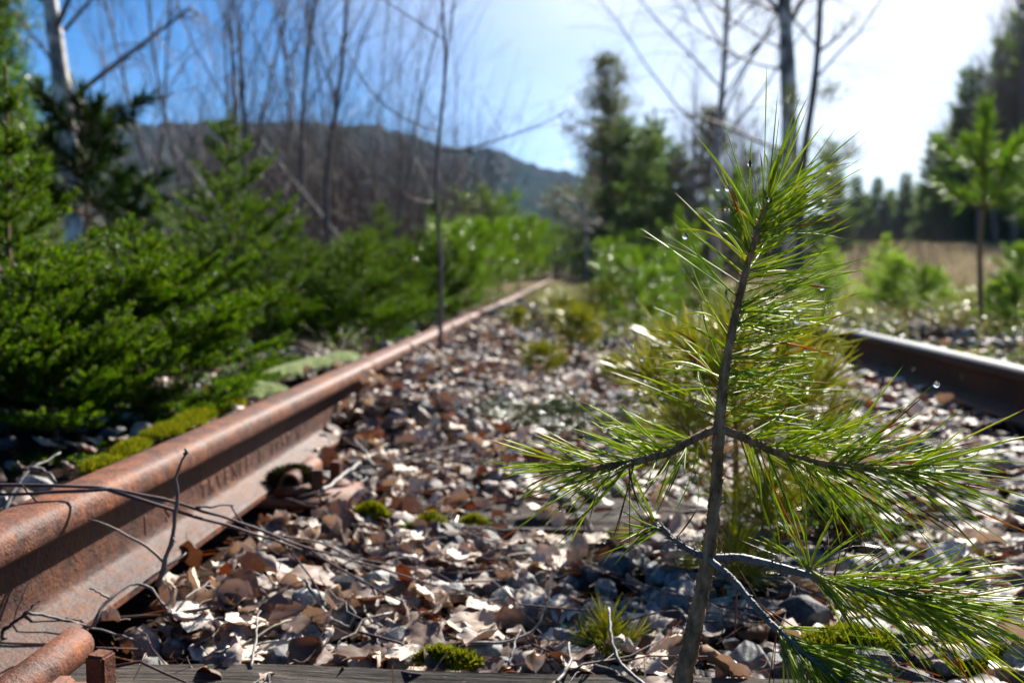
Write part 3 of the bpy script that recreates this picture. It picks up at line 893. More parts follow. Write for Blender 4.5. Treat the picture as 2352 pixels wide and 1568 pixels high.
twig([P_(362, 1345, .97), P_(385, 1270, .97), P_(402, 1200, .97), P_(409, 1140, .97), P_(402, 1085, .97), P_(418, 1060, .97), P_(427, 1040, .97)], .0026, .0012, BRANCH,
     'upright brown stalk with a dark bud standing before the rusty rail', [([P_(378, 1290, .97), P_(350, 1262, .97), P_(290, 1230, .97), P_(235, 1195, .96), P_(200, 1190, .96)], .0018, .0008),
     ([P_(426, 1043, .97), P_(428, 1036, .97), P_(428, 1031, .97)], .0022, .0014), ([P_(395, 1230, .97), P_(402, 1245, .96)], .0012, .0006)], 'stalk', 'stalk')
twig([P_(1080, 1478, .90), P_(1160, 1474, .91), P_(1225, 1452, .93), P_(1244, 1420, .95), P_(1258, 1372, .97)], .0014, .0012, BARK_GREY, 'pale grey bent twig lying over stones left of the pine stem', group=TG)
twig([P_(1168, 1525, .87), P_(1182, 1480, .89), P_(1196, 1446, .91)], .0014, .0010, BARK_GREY, 'short pale twig leaning against the bent grey twig', group=TG)
twig([P_(214, 1440, .93), P_(235, 1395, .94), P_(270, 1355, .96), P_(320, 1335, .98), P_(350, 1350, .98), P_(385, 1405, .95)], .0019, .0012, BARK_GREY, 'arched grey twig standing out of leaves by the rusty rail foot',
     [([P_(250, 1372, .95), P_(225, 1358, .95), P_(205, 1350, .95)], .0014, .0008), ([P_(330, 1338, .98), P_(380, 1300, 1.0), P_(430, 1270, 1.02)], .0014, .0008)], group=TG)
twig([P_(60, 1405, .90), P_(140, 1420, .92), P_(250, 1452, .93), P_(310, 1470, .93)], .0015, .0011, BARK_GREY, 'straight grey twig lying along the rusty rail foot', group=TG)
twig([P_(-10, 1460, .86), P_(40, 1425, .87), P_(70, 1395, .88), P_(92, 1378, .89)], .0018, .0008, TWIG, 'reddish twig tip rising at the left edge beside the rail web', group=TG)
twig([P_(-20, 1240, 1.08), P_(30, 1130, 1.12), P_(66, 1075, 1.15), P_(140, 1042, 1.2)], .0028, .0012, BARK_GREY, 'forked whitish dead stem beyond the rusty rail at left edge',
     [([P_(66, 1075, 1.15), P_(100, 1075, 1.16), P_(130, 1108, 1.15)], .0022, .0014)], group=TG)
twig([P_(1398, 1395, .92), P_(1404, 1470, .88), P_(1420, 1520, .86), P_(1460, 1556, .84), P_(1500, 1590, .82)], .0011, .0019, BARK_GREY, 'curved bare pale twig left of the pine base', group=TG)
twig([P_(575, 1535, .86), P_(590, 1470, .9), P_(588, 1410, .94), P_(598, 1402, .95)], .0014, .0009, BARK_GREY, 'thin upright grey twig among dark leaves at lower left', group=TG)
twig([P_(700, 1330, 1.05), P_(745, 1400, 1.02), P_(760, 1420, 1.0), P_(800, 1440, .98)], .0019, .0014, BARK_GREY, 'thick whitish broken twig above the brown leaf drift', group=TG)
twig([P_(1280, 1568, .83), P_(1310, 1520, .86), P_(1305, 1475, .89)], .0019, .0014, BARK_GREY, 'stubby pale twig at the bottom edge on the front sleeper', group=TG)
twig([P_(740, 1130, 1.35), P_(800, 1080, 1.5), P_(830, 1060, 1.55)], .0034, .0030, BARK_GREY, 'straight pale stick leaning on the rusty screws', group=TG)
twig([P_(790, 1075, 1.6), P_(880, 1070, 1.6), P_(1000, 1035, 1.65), P_(1070, 1020, 1.7)], .0026, .0015, BARK_GREY, 'pale forked twig behind the mossy sleeper',
     [([P_(860, 1072, 1.6), P_(840, 1040, 1.65), P_(815, 1010, 1.7)], .0022, .0015)], group=TG)
twig([P_(490, 1500, .88), P_(560, 1480, .90), P_(640, 1470, .92)], .0015, .001, BARK_GREY, 'pale twig crossing a straw stem at lower left', group=TG)
twig([P_(520, 1500, .885), P_(580, 1470, .905), P_(630, 1435, .93), P_(668, 1422, .95)], .0013, .0012, STRAW, 'straw yellow stem lying at lower left by the rusty screw', name='grass_stalk', cat='stalk')
# loose small twigs
spots = [('near the pine stem', .15, 1.0), ('beside the mossy sleeper', -.1, 1.3), ('under the right pine branch', .42, 1.15), ('in the leaf drift', -.3, .98), ('before the dark rail', .75, 1.5),
         ('by the open clip bar', -.28, 1.75), ('below the sedge tufts', .05, 2.0), ('at the lower right corner', .40, .86), ('among grey stones in the middle', .05, 1.12), ('right of the sedge tufts', .35, 2.2)]
for w, l0, s0 in spots:
    for k, ad in enumerate(('thin reddish', 'dull grey', 'crooked brown')):
        a = rng.random() * math.pi; ln = .06 + rng.random() * .10
        x0, y0 = xy(s0 + rng.normal() * .08, l0 + rng.normal() * .08)
        pts = [(x0 + math.cos(a) * ln * t, y0 + math.sin(a) * ln * t, float(terrain(x0, y0)) + .034 + .012 * math.sin(3 * t + k) + rng.normal() * .003) for t in (0, .3, .6, 1)]
        twig(pts, .0013 + rng.random() * .001, .0007, (TWIG, BARK_GREY, BRANCH)[k], f'{ad} twig {w}', group=TG, n=9)

# ------------------------------------------------------------------ pines
def pine_parts(root, axis_pts, axis_r, bark, mat, ndl, n_fasc, wid, start=.05, sides=(), bias=None, name='stem', seg=8, a0=55, a1=30):
    pass

def fascicles(b, pts, n, L0, w, mat=0, a0=60, a1=32, phi=None, lift=.0, droop=.0, u0=.05, u1=1.0, seg=8, pair=True, curv=.16, lvar=.14, umid=1.0, dry=0.0):
    """pairs of needles along the shoot pts"""
    pts = smooth_line(pts, 40)
    t = np.linspace(0, 1, 40)
    u = u0 + (u1 - u0) * rng.random(n) ** umid
    base = np.stack([np.interp(u, t, pts[:, i]) for i in range(3)], -1)
    tan = np.gradient(pts, axis=0); tan /= np.linalg.norm(tan, axis=1)[:, None]
    tg = np.stack([np.interp(u, t, tan[:, i]) for i in range(3)], -1); tg /= np.linalg.norm(tg, axis=1)[:, None]
    # radial frame: e1 = picture right made perpendicular, e2 = depth
    e1 = np.array([1., 0, 0]) - tg * tg[:, :1]
    bad = np.linalg.norm(e1, axis=1) < .45
    e1[bad] = np.array([0, 0, 1.]) - tg[bad] * tg[bad][:, 2:3]
    e1 /= np.linalg.norm(e1, axis=1)[:, None]
    e2 = np.cross(tg, e1)
    ph = rng.random(n) * 2 * math.pi if phi is None else phi(n, u)
    r = e1 * np.cos(ph)[:, None] + e2 * np.sin(ph)[:, None]
    a = np.radians(a0 + (a1 - a0) * u ** 2 + rng.normal(0, 9, n))
    d = tg * np.cos(a)[:, None] + r * np.sin(a)[:, None]
    reps = 2 if pair else 1
    base = np.repeat(base, reps, 0); d = np.repeat(d, reps, 0); tgr = np.repeat(tg, reps, 0)
    m = len(base)
    d = d + rng.normal(0, .07, (m, 3)); d /= np.linalg.norm(d, axis=1)[:, None]
    bend = tgr * (lift + rng.normal(0, .08, m))[:, None] + np.array([0, 0, -1.]) * (droop + rng.normal(0, .05, m))[:, None] + rng.normal(0, curv, (m, 3)) * .7
    L = L0 * np.clip(rng.normal(1, lvar, m), .55, 1.3)
    return b.long_needles(base, d, bend, L, w * np.clip(rng.normal(1, .12, m), .7, 1.3), seg, mat)

def drop_mesh():
    bm = bmesh.new(); bmesh.ops.create_uvsphere(bm, u_segments=12, v_segments=8, radius=1)
    for v in bm.verts:
        if v.co.z > 0: v.co = Vector((v.co.x * (1 - v.co.z * .25), v.co.y * (1 - v.co.z * .25), v.co.z * 1.15))
    me = bpy.data.meshes.new('dew_drop'); bm.to_mesh(me); bm.free()
    for p in me.polygons: p.use_smooth = True
    me.materials.append(DROP); return me
DROP_ME = drop_mesh()
def put_drops(paths, n, parent, rmin=.0012, rmax=.0024):
    m, k, _ = paths.shape
    for _ in range(n):
        i = rng.integers(m); j = rng.integers(k // 2, k)
        o = bpy.data.objects.new('dew_drop', DROP_ME); COL.objects.link(o)
        r = rmin + rng.random() * (rmax - rmin)
        o.parent = parent; o.matrix_parent_inverse = parent.matrix_basis.inverted()
        o.location = paths[i, j] - np.array([0, 0, r * .9]); o.scale = (r,) * 3

def bark_tube(b, pts, radii, n=14, k=60, rough=.16):
    pts = smooth_line(pts, k)
    rad = np.interp(np.linspace(0, 1, k), np.linspace(0, 1, len(radii)), radii)
    b.tube(pts + rng.normal(size=pts.shape) * rad[:, None] * .04, rad, n, wob=rough)
    return pts
def stubs(b, pts, rad, n, L=.004):
    """little needle pegs on the bark"""
    k = len(pts); i = rng.integers(1, k - 1, n)
    tan = pts[i + 1] - pts[i - 1]; tan /= np.linalg.norm(tan, axis=1)[:, None]
    r = rng.normal(size=(n, 3)); r -= tan * (r * tan).sum(1)[:, None]; r /= np.linalg.norm(r, axis=1)[:, None]
    rr = np.interp(i / (k - 1), np.linspace(0, 1, len(rad)), rad)
    for a in range(n):
        p0 = pts[i[a]] + r[a] * rr[a] * .8
        b.tube([p0, p0 + (r[a] * .7 + tan[a] * .7) * L], [.0009, .0004], 4)

# --- the sharp pine seedling in front
D = .70
stem = [P_(1528, 1775, .70), P_(1548, 1680, .70), P_(1566, 1580, .70), P_(1582, 1500, .70), P_(1606, 1390, .70), P_(1626, 1290, .70), P_(1637, 1200, .70), P_(1647, 1090, .70), P_(1652, 985, .70),
        P_(1663, 860, .70), P_(1686, 735, .70), P_(1714, 620, .70), P_(1742, 525, .70), P_(1764, 455, .70)]
stem_r = np.array([32, 29, 27, 25, 22.5, 20.5, 19, 17.5, 16.5, 14, 12, 10.5, 9, 7]) / F * D * .77
root = empty('pine_seedling', stem[0])
tag(root, 'sharp green pine seedling with dew drops standing nearest between the rails', 'pine seedling')
def child(b, name, mats, parent, **kw):
    o = b.build(name, mats, parent)
    rootp = parent
    M = Matrix()
    while rootp is not None:
        M = rootp.matrix_basis @ M if False else M
        rootp = rootp.parent
    o.matrix_parent_inverse = WINV[parent.name]
    WINV[o.name] = WINV[parent.name] @ Matrix() if False else Matrix()
    return o
WINV = {root.name: root.matrix_basis.inverted()}
b = MB(); pts = bark_tube(b, stem, stem_r, 18, 200, .34)
stubs(b, pts, stem_r, 150)
child(b, 'stem', BARK, root)
b = MB()
up_phi = lambda n, u: np.where(rng.random(n) < .95, rng.normal(0, .62, n), rng.normal(math.pi, .55, n))
lead = stem[8:]
p1 = fascicles(b, lead, 120, .069, .00138, a0=80, a1=34, phi=up_phi, lift=.08, droop=.03, u0=.02, u1=.99, curv=.13)
p2 = fascicles(b, lead, 20, .062, .0014, a0=50, a1=40, phi=lambda n, u: rng.normal(math.pi, .45, n), lift=-.22, droop=.06, u0=.03, u1=.86, curv=.26)
p3 = fascicles(b, lead, 9, .054, .0014, a0=24, a1=16, lift=.10, u0=.93, u1=1.0, curv=.14)
child(b, 'needles', PINE, root)
put_drops(np.concatenate([p1, p2]), 22, root)
b = MB()   # buds at the tip
for dx_, dy_, ln in ((-6, -2, 30), (8, -4, 34), (2, 4, 24)):
    q = [P_(1764 + dx_ * .4, 462, .70), P_(1764 + dx_, 462 - ln * .5, .70 - dy_ * .001), P_(1765 + dx_ * 1.6, 462 - ln, .70 - dy_ * .001)]
    b.tube(smooth_line(q, 8), np.array([4, 5.2, 5.6, 5.4, 4.6, 3.5, 2.2, .8]) / F * .7 * .9, 8, wob=.3)
child(b, 'bud', BUD, root)

def pine_branch(pts, radii, n, L, bark, phi=None, a0=50, a1=28, lift=.12, droop=.06, u0=.12, dr=6, dry=4, umid=.75, rough=.16, label=None):
    b = MB(); pp = bark_tube(b, pts, np.array(radii) / F * D * .95, 10, 60, rough)
    stubs(b, pp, np.array(radii) / F * D, 40, .003)
    o = b.build('branch', bark, root); o.matrix_parent_inverse = root.matrix_basis.inverted()
    if label: o['label'] = label
    c = MB()
    path = fascicles(c, pts, int(n * .78), L * .93, .00138, a0=a0, a1=a1, phi=phi, lift=lift, droop=droop, u0=u0, umid=umid, curv=.2)
    if dry: fascicles(c, pts, dry, L * .9, .0011, 1, a0=70, a1=60, phi=lambda n, u: rng.normal(-1.2, .6, n), droop=.25, u0=.1, u1=.7)
    q = c.build('needles', [PINE, PINE_DRY], o)
    put_drops(path, dr, root)
    return o
pine_branch([P_(1644, 985, .70), P_(1600, 1003, .695), P_(1540, 1038, .69), P_(1470, 1058, .685), P_(1400, 1070, .68), P_(1335, 1080, .675)], [10, 9.5, 9, 8.5, 8, 6], 78, .058, BARK, a0=58, a1=22, droop=.04, u0=.14, dr=6, dry=2, umid=.8)
pine_branch([P_(1658, 985, .70), P_(1710, 1005, .70), P_(1790, 1042, .695), P_(1890, 1064, .69), P_(1990, 1075, .685), P_(2090, 1082, .68)], [11, 10, 9, 8.5, 8, 6], 150, .068, BARK, a0=58, a1=22, droop=.08, u0=.08, dr=9, dry=5)
pine_branch([P_(1618, 1280, .70), P_(1575, 1258, .70), P_(1540, 1232, .70), P_(1522, 1212, .70), P_(1480, 1208, .70)], [8, 7, 6, 6, 5], 13, .050, BARK_GREY, a0=75, a1=50, droop=.02, u0=.7, dr=2, dry=0, umid=1, label='short bare grey branch with a small tuft')
pine_branch([P_(1636, 1282, .70), P_(1700, 1279, .70), P_(1780, 1298, .695), P_(1860, 1322, .69), P_(1940, 1345, .685), P_(2060, 1364, .68), P_(2180, 1390, .672)], [11, 10, 9, 9, 8.5, 8, 6], 140, .070, BARK_GREY, a0=52, a1=22, droop=.10, u0=.42, dr=8, dry=4, umid=.85)
pine_branch([P_(1628, 1284, .695), P_(1680, 1325, .685), P_(1725, 1380, .67), P_(1765, 1425, .66), P_(1830, 1485, .645), P_(1910, 1550, .63), P_(1985, 1605, .615)], [9, 8, 7.5, 7, 6.5, 6, 5], 105, .070, BARK_GREY, a0=48, a1=24, droop=.12, u0=.48, dr=5, dry=3, umid=.9)
# tuft on the right lower branch and a few hanging dry needles
b = MB(); tuft = [P_(1850, 1318, .69), P_(1858, 1308, .688), P_(1862, 1300, .687)]
b.tube(smooth_line(tuft, 5), np.array([6, 5, 5, 4, 2]) / F * .69, 8)
o = b.build('branch', BARK_GREY, root); o.matrix_parent_inverse = root.matrix_basis.inverted()
c = MB(); fascicles(c, tuft, 12, .055, .0013, a0=70, a1=45, u0=.3, droop=.05, curv=.2); c.build('needles', [PINE], o)
b = MB()
hang = [((1645, 1220), (1700, 1330)), ((1650, 1215), (1790, 1290)), ((1650, 1080), (1600, 1195)), ((1655, 1240), (1760, 1400)), ((1690, 1320), (1700, 1460)), ((1600, 1170), (1560, 1240))]
bs = np.array([P_(*a, .70) for a, _ in hang]); en = np.array([P_(*c, .69) for _, c in hang])
dv = en - bs; ln = np.linalg.norm(dv, axis=1)
b.long_needles(bs, dv / ln[:, None], rng.normal(0, .12, (len(hang), 3)), ln, .0012, 8, 0)
o = b.build('dead_needles', PINE_DRY, root); o.matrix_parent_inverse = root.matrix_basis.inverted()

# --- generic young pine (origin at its foot)
def young_pine(h, whorls, blen, ndl, nf, mat, bark=BARK, wid=.002, seg=3, drops=0, lean=0.0, name='young_pine'):
    root = empty(name)
    b = MB()
    ax = np.array([(lean * t * t * h + rng.normal() * .01 * h, rng.normal() * .01 * h, h * t) for t in np.linspace(0, .93, 7)]); ax[0, :2] = 0
    r0 = .013 * h + .002
    b.tube(smooth_line(ax, 14), np.linspace(r0, r0 * .35, 14), 7)
    c = MB(); paths = []
    paths.append(fascicles(c, ax[3:], int(nf * .9), ndl, wid, a0=58, a1=24, lift=.1, u0=.05, seg=seg, curv=.12))
    for k, zf in enumerate(whorls):
        nb = 4 + int(rng.integers(0, 2))
        p0 = np.array([np.interp(zf * h, ax[:, 2], ax[:, i]) for i in range(2)] + [zf * h])
        a0 = rng.random() * 6.28
        for j in range(nb):
            a = a0 + j * 6.283 / nb + rng.normal() * .25
            ln = blen * h * (1 - .45 * zf) * rng.uniform(.75, 1.2)
            dd = np.array([math.cos(a), math.sin(a), .25])
            pts = np.array([p0 + dd * ln * t + np.array([0, 0, .40 * ln * t * t]) for t in np.linspace(0, 1, 5)])
            b.tube(pts, np.linspace(r0 * .4, r0 * .18, 5), 5)
            paths.append(fascicles(c, pts, nf // 3, ndl * .9, wid, a0=52, a1=24, u0=.25, seg=seg, curv=.12))
    b.build('trunk', bark, root); c.build('crown', mat, root)
    if drops:
        P = np.concatenate(paths); m = len(P)
        sel = rng.integers(0, m, drops); jj = rng.integers(1, P.shape[1], drops)
        g = MB()
        vs = np.array([v.co[:] for v in DROP_ME.vertices]); qs = [list(p.vertices) for p in DROP_ME.polygons if len(p.vertices) == 4]; tr = [list(p.vertices) for p in DROP_ME.polygons if len(p.vertices) == 3]
        for i, j in zip(sel, jj):
            r = .0012 + rng.random() * .0012
            g.add(vs * r + P[i, j] - np.array([0, 0, r]), qs, tr)
        o = g.build('dew', DROP, root); o['kind'] = 'stuff'
    return root

def foot(x_px, Y, dz=0.0):
    X = (x_px - 1176) / F * Y
    return np.array([X, Y, float(terrain(X, Y)) + dz])

PG = 'young pines growing in the track'
pA = young_pine(.30, (.30, .52, .70), .55, .075, 150, PINE_YEL, seg=5, wid=.0021, drops=80)
pA.location = foot(1692, 1.34); pA.rotation_euler = (0, 0, 0.2)
tag(pA, 'yellow-green pine seedling out of focus right behind the sharp one', 'pine seedling', PG)
pB = young_pine(.10, (.4,), .6, .055, 70, PINE_YEL, seg=4, wid=.0019, drops=30)
pB.location = foot(1760, 1.30); tag(pB, 'low yellow pine tuft under the right pine branch', 'pine seedling', PG)
dup(pB, foot(1700, 1.10), 1.3, .75, 'tiny yellow pine tuft just right of the lower pine stem', PG)
dup(pB, foot(1860, 1.42), 2.3, .9, 'yellow pine tuft right of the low tuft behind pine needles', PG)
dup(pB, foot(1400, .93), 2.9, .5, 'tiny olive pine tuft left of the pine base by a pale twig', PG)
pC = young_pine(.20, (.35, .7), .6, .07, 90, PINE_YEL, seg=3, wid=.0035, drops=50)
pC.location = foot(1330, 3.6); tag(pC, 'small yellow-green pine in the middle between the rails', 'young pine', PG)
pD = young_pine(.55, (.10, .28, .45, .62, .78), .5, .08, 150, PINE_MID, seg=3, wid=.0045, drops=36)
pD.location = foot(1460, 4.5); pD.scale = (.75,) * 3; tag(pD, 'bushy green pine with bright dew between the rails', 'young pine', PG)
dup(pD, foot(1510, 5.6), 1.0, .62, 'green pine just behind the bushy dewy one', PG)
dup(pD, foot(1425, 7.6), 2.0, .85, 'bright green pine top near the end of the rusty rail', PG)
pE = young_pine(1.25, (.50, .66), .30, .10, 260, PINE_MID, seg=3, wid=.005, drops=22)
pE.location = foot(2252, 5.5); tag(pE, 'tall slim bright pine with long leader at the right', 'young pine', PG)
dup(pE, foot(2400, 5.0), 1.7, .82, 'bright pine cut off by the right edge', PG)
dup(pE, foot(1690, 9.0), 2.2, .95, 'green pine behind the sharp seedling right of the brown thicket', PG)
dup(pE, foot(1560, 10.5), .6, .8, 'green pine before the dense dark spruce', PG)
for x_, Y_, sc_, lb in [(1338, 24, 1.3, 'round green pine covering the end of the rusty rail'), (1150, 11, 1.35, 'pale green pine left of the rail end'), (1190, 14, 1.7, 'green pine behind the rail end'),
                        (1105, 8.2, 1.2, 'bright green pine right of the slender bare sapling'), (1050, 6.2, 1.0, 'mid-green pine just right of the slender bare sapling base'), (1225, 20, 2.2, 'broad pale pine between rail end and thin white birch'),
                        (1120, 14, 2.4, 'taller pale pine below the hill slope'), (1272, 30, 2.6, 'pale pine at the far end of the clearing'), (1600, 6.4, .7, 'low green pine left of the yellow seedling'), (1400, 17, 1.5, 'pale pine standing between the rails far off'), (1480, 11, 1.0, 'round pine right of the far pale one'), (1540, 8.5, .8, 'low round pine before the dense dark spruce'),
                        (1440, 22, 2.0, 'pale pine under the dense dark spruce'), (1370, 30, 2.0, 'small pine at the vanishing end of the track'), (1560, 16, 1.5, 'round pine right below the dense dark spruce'),
                        (2120, 6.0, .55, 'low pine between the slim pine and round spruce'), (2330, 4.6, .5, 'low bright pine under the slim pine at right edge'),
                        (2340, 9, .9, 'shrubby pine on the field edge at right'), (1890, 5.5, .45, 'little pine beside the farther dark rail')]:
    dup(pD, foot(x_, Y_), rng.random() * 6.28, sc_, lb, PG)

for x_, Y_, sc_, lb in [(1240, 3.1, .6, 'small yellowish pine left of the one between the rails'), (1410, 3.0, .45, 'tiny yellowish pine right of the one between the rails'), (1530, 3.3, .8, 'yellow-green pine left of the sharp seedling beyond sedge'), (1290, 5.0, .9, 'yellow-green pine far along the left rail'), (1380, 5.8, 1.1, 'yellow-green pine before the dewy bush'), (1190, 4.4, .6, 'tiny yellow pine close to the rusty rail')]:
    dup(pC, foot(x_, Y_), rng.random() * 6.28, sc_, lb, PG)

# ------------------------------------------------------------------ spruces
def spruce(h, R, nwh, nL, nW, dens, mat, bark=SPRUCE_BARK, elev=(6, 48), buds=True, sp=.11, sub=True, name='spruce', nb_=6, tp=.8):
    """elev: branch angle in degrees at the foot and at the top; dens: needles per metre of shoot"""
    root = empty(name)
    st, nd = MB(), MB()
    ax = np.array([(rng.normal() * .006 * h, rng.normal() * .006 * h, h * t) for t in np.linspace(0, 1, 9)]); ax[0, :2] = 0
    st.tube(smooth_line(ax, 16), np.linspace(.014 * h + .001, .003 * h, 16), 7)
    seg0, seg1 = [], []
    def shoot(p0, p1): seg0.append(p0); seg1.append(p1)
    tips = []
    for k in range(nwh):
        zf = .03 + .90 * (k + rng.random() * .5) / nwh
        p0 = np.array([np.interp(zf * h, ax[:, 2], ax[:, i]) for i in range(2)] + [zf * h])
        a0 = rng.random() * 6.28
        ln0 = R * (1 - zf) ** tp + .05 * h
        for j in range(nb_):
            a = a0 + j * 6.283 / nb_ + rng.normal() * .2
            ln = ln0 * rng.uniform(.7, 1.15)
            e = R_(elev[0] + (elev[1] - elev[0]) * zf ** .8 + rng.normal() * 6)
            dd = np.array([math.cos(a) * math.cos(e), math.sin(a) * math.cos(e), math.sin(e)])
            nseg = 6; pp = [p0]
            for q in range(nseg):
                d2 = dd + np.array([0, 0, .10 * (q - 1.5)]); d2 /= np.linalg.norm(d2)
                pp.append(pp[-1] + d2 * ln / nseg)
            pp = np.array(pp)
            st.tube(pp, np.linspace(.0045 * h * (1 - zf) + .0008, .0008 + .0006 * h, nseg + 1), 4, cap=False)
            for q in range(nseg): shoot(pp[q], pp[q + 1])
            tips.append(pp[-1])
            side = np.cross(dd, [0, 0, 1.]); side /= np.linalg.norm(side)
            ns = max(2, int(ln / (sp * R)))
            for q in range(ns):
                f = .15 + .8 * (q + rng.random() * .4) / ns
                b0 = np.array([np.interp(f * nseg, np.arange(nseg + 1), pp[:, i]) for i in range(3)])
                for sg in (-1, 1):
                    l2 = ln * (.50 * (1 - f) + .10) * rng.uniform(.7, 1.2)
                    d3 = dd * .75 + side * sg * .72 + np.array([0, 0, rng.normal() * .12 + .20]); d3 /= np.linalg.norm(d3)
                    b1 = b0 + d3 * l2; shoot(b0, b1); tips.append(b1)
                    if sub and l2 > .17 * R:
                        for g in (.45,):
                            for s4 in (-1, 1):
                                c0 = b0 + d3 * l2 * g; s3 = np.cross(d3, [0, 0, 1.])
                                d4 = d3 * .8 + s3 * s4 * .65 + np.array([0, 0, rng.normal() * .10 + .15]); d4 /= np.linalg.norm(d4)
                                shoot(c0, c0 + d4 * l2 * (1 - g) * .6)
    shoot(ax[-2], ax[-1])
    A, B = np.array(seg0), np.array(seg1); ln = np.linalg.norm(B - A, axis=1)
    n = int(ln.sum() * dens)
    i = rng.choice(len(A), n, p=ln / ln.sum()); u = rng.random(n)[:, None]
    base = A[i] + (B[i] - A[i]) * u
    tg = (B[i] - A[i]) / (ln[i][:, None] + 1e-9)
    r = rng.normal(size=(n, 3)); r -= tg * (r * tg).sum(1)[:, None]; r /= np.linalg.norm(r, axis=1)[:, None] + 1e-9
    r[:, 2] += .25
    nd.needles(base, tg * .75 + r * .75, nL * rng.uniform(.7, 1.2, n), nW, 0, .35)
    if buds:
        for t in tips[::2]:
            st.tube([t, t + np.array([0, 0, .3]) * nL, t + np.array([0, 0, .5]) * nL], [.0012, .0022, .0006], 5, 1)
    st.build('trunk', [bark, BUD], root); nd.build('crown', mat, root)
    return root

SG = 'young spruces beside the rusty rail'
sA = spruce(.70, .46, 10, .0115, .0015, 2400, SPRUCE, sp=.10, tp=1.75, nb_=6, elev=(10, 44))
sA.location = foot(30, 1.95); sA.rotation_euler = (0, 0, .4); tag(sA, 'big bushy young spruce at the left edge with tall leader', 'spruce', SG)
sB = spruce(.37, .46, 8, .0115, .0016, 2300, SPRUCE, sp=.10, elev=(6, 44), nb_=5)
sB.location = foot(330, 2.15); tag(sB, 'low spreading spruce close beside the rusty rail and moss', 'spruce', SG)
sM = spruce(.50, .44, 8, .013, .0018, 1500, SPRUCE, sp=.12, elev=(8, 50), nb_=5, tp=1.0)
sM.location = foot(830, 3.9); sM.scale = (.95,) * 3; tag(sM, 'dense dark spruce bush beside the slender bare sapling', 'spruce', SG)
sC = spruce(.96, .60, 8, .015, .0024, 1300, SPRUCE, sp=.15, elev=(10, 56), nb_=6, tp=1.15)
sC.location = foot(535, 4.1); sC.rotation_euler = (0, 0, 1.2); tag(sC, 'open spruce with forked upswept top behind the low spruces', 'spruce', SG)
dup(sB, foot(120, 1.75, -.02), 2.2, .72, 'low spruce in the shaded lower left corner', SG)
for x_, Y_, sc_, lb in [(710, 4.3, .86, 'dark spruce bush between the forked spruce and sapling'), (620, 3.6, .85, 'dark low spruce under the forked spruce'),
                        (930, 5.0, .85, 'green spruce bush behind the sapling stem'), (990, 6.0, .9, 'brighter spruce bush right behind the bare sapling'),
                        (800, 5.5, .95, 'tall-shouldered dark spruce at the back of the bushes')]:
    dup(sM, foot(x_, Y_), rng.random() * 6.28, sc_, lb, SG)
dup(sC, foot(1000, 8.6), 2.4, .95, 'slim spruce below the hill right of the thicket', SG)
dup(sC, foot(880, 7.0), .4, .8, 'slim spruce inside the bare thicket', SG)
RGp = 'young spruces right of the track'
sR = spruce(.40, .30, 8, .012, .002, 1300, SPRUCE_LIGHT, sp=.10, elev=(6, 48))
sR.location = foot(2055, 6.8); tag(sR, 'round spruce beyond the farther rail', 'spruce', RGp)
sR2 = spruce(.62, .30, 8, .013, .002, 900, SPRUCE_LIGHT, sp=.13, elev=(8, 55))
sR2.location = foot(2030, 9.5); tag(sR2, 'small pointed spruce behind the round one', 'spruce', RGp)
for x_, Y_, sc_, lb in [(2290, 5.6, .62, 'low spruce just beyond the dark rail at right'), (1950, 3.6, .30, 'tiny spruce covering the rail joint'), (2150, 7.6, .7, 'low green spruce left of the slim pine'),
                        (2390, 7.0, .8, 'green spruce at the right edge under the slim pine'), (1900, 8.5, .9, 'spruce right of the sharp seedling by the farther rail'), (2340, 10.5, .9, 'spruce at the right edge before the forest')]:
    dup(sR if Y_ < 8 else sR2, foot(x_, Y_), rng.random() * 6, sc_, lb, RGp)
# young pine with bare lower stem behind the left spruces (dark tuft on top)
pF = young_pine(1.22, (.45, .62, .78), .32, .11, 260, SPRUCE, seg=3, wid=.007)
pF.location = foot(205, 5.0); tag(pF, 'dark young pine with tufted top before the left birch', 'young pine')
dup(pF, foot(310, 5.6), 2.0, .72, 'shorter dark pine right of the tufted one', 'dark pines before the left birch')

# ------------------------------------------------------------------ bare trees
def grow(b, p, d, ln, r, lvl, maxl, nsub, droop, mat, spread=.75, sides=(7, 5, 3, 3)):
    n = 7 if lvl == 0 else 5
    pts = [np.array(p, float)]; d = np.array(d, float); d /= np.linalg.norm(d)
    for _ in range(n - 1):
        d = d + rng.normal(size=3) * .10 + np.array([0, 0, .06 if lvl < 2 else -droop]); d /= np.linalg.norm(d)
        pts.append(pts[-1] + d * ln / (n - 1))
    pts = np.array(pts); rad = np.linspace(r, r * .30, n)
    b.tube(pts, rad, sides[min(lvl, 3)], mat, cap=lvl < 2)
    if lvl >= maxl: return
    for k in range(nsub[lvl]):
        f = rng.uniform(.15 if lvl else .25, .97)
        q = np.array([np.interp(f * (n - 1), np.arange(n), pts[:, i]) for i in range(3)])
        tg = pts[min(int(f * (n - 1)) + 1, n - 1)] - pts[int(f * (n - 1)) if int(f * (n - 1)) < n - 1 else n - 2]; tg /= np.linalg.norm(tg)
        rr = rng.normal(size=3); rr -= tg * rr.dot(tg); rr /= np.linalg.norm(rr)
        nd = tg * rng.uniform(.55, .95) + rr * spread
        grow(b, q, nd, ln * (.50 if lvl else .34) * (1.1 - f * .6) * rng.uniform(.7, 1.2), r * (1 - .7 * f) * .42, lvl + 1, maxl, nsub, droop, mat, spread, sides)

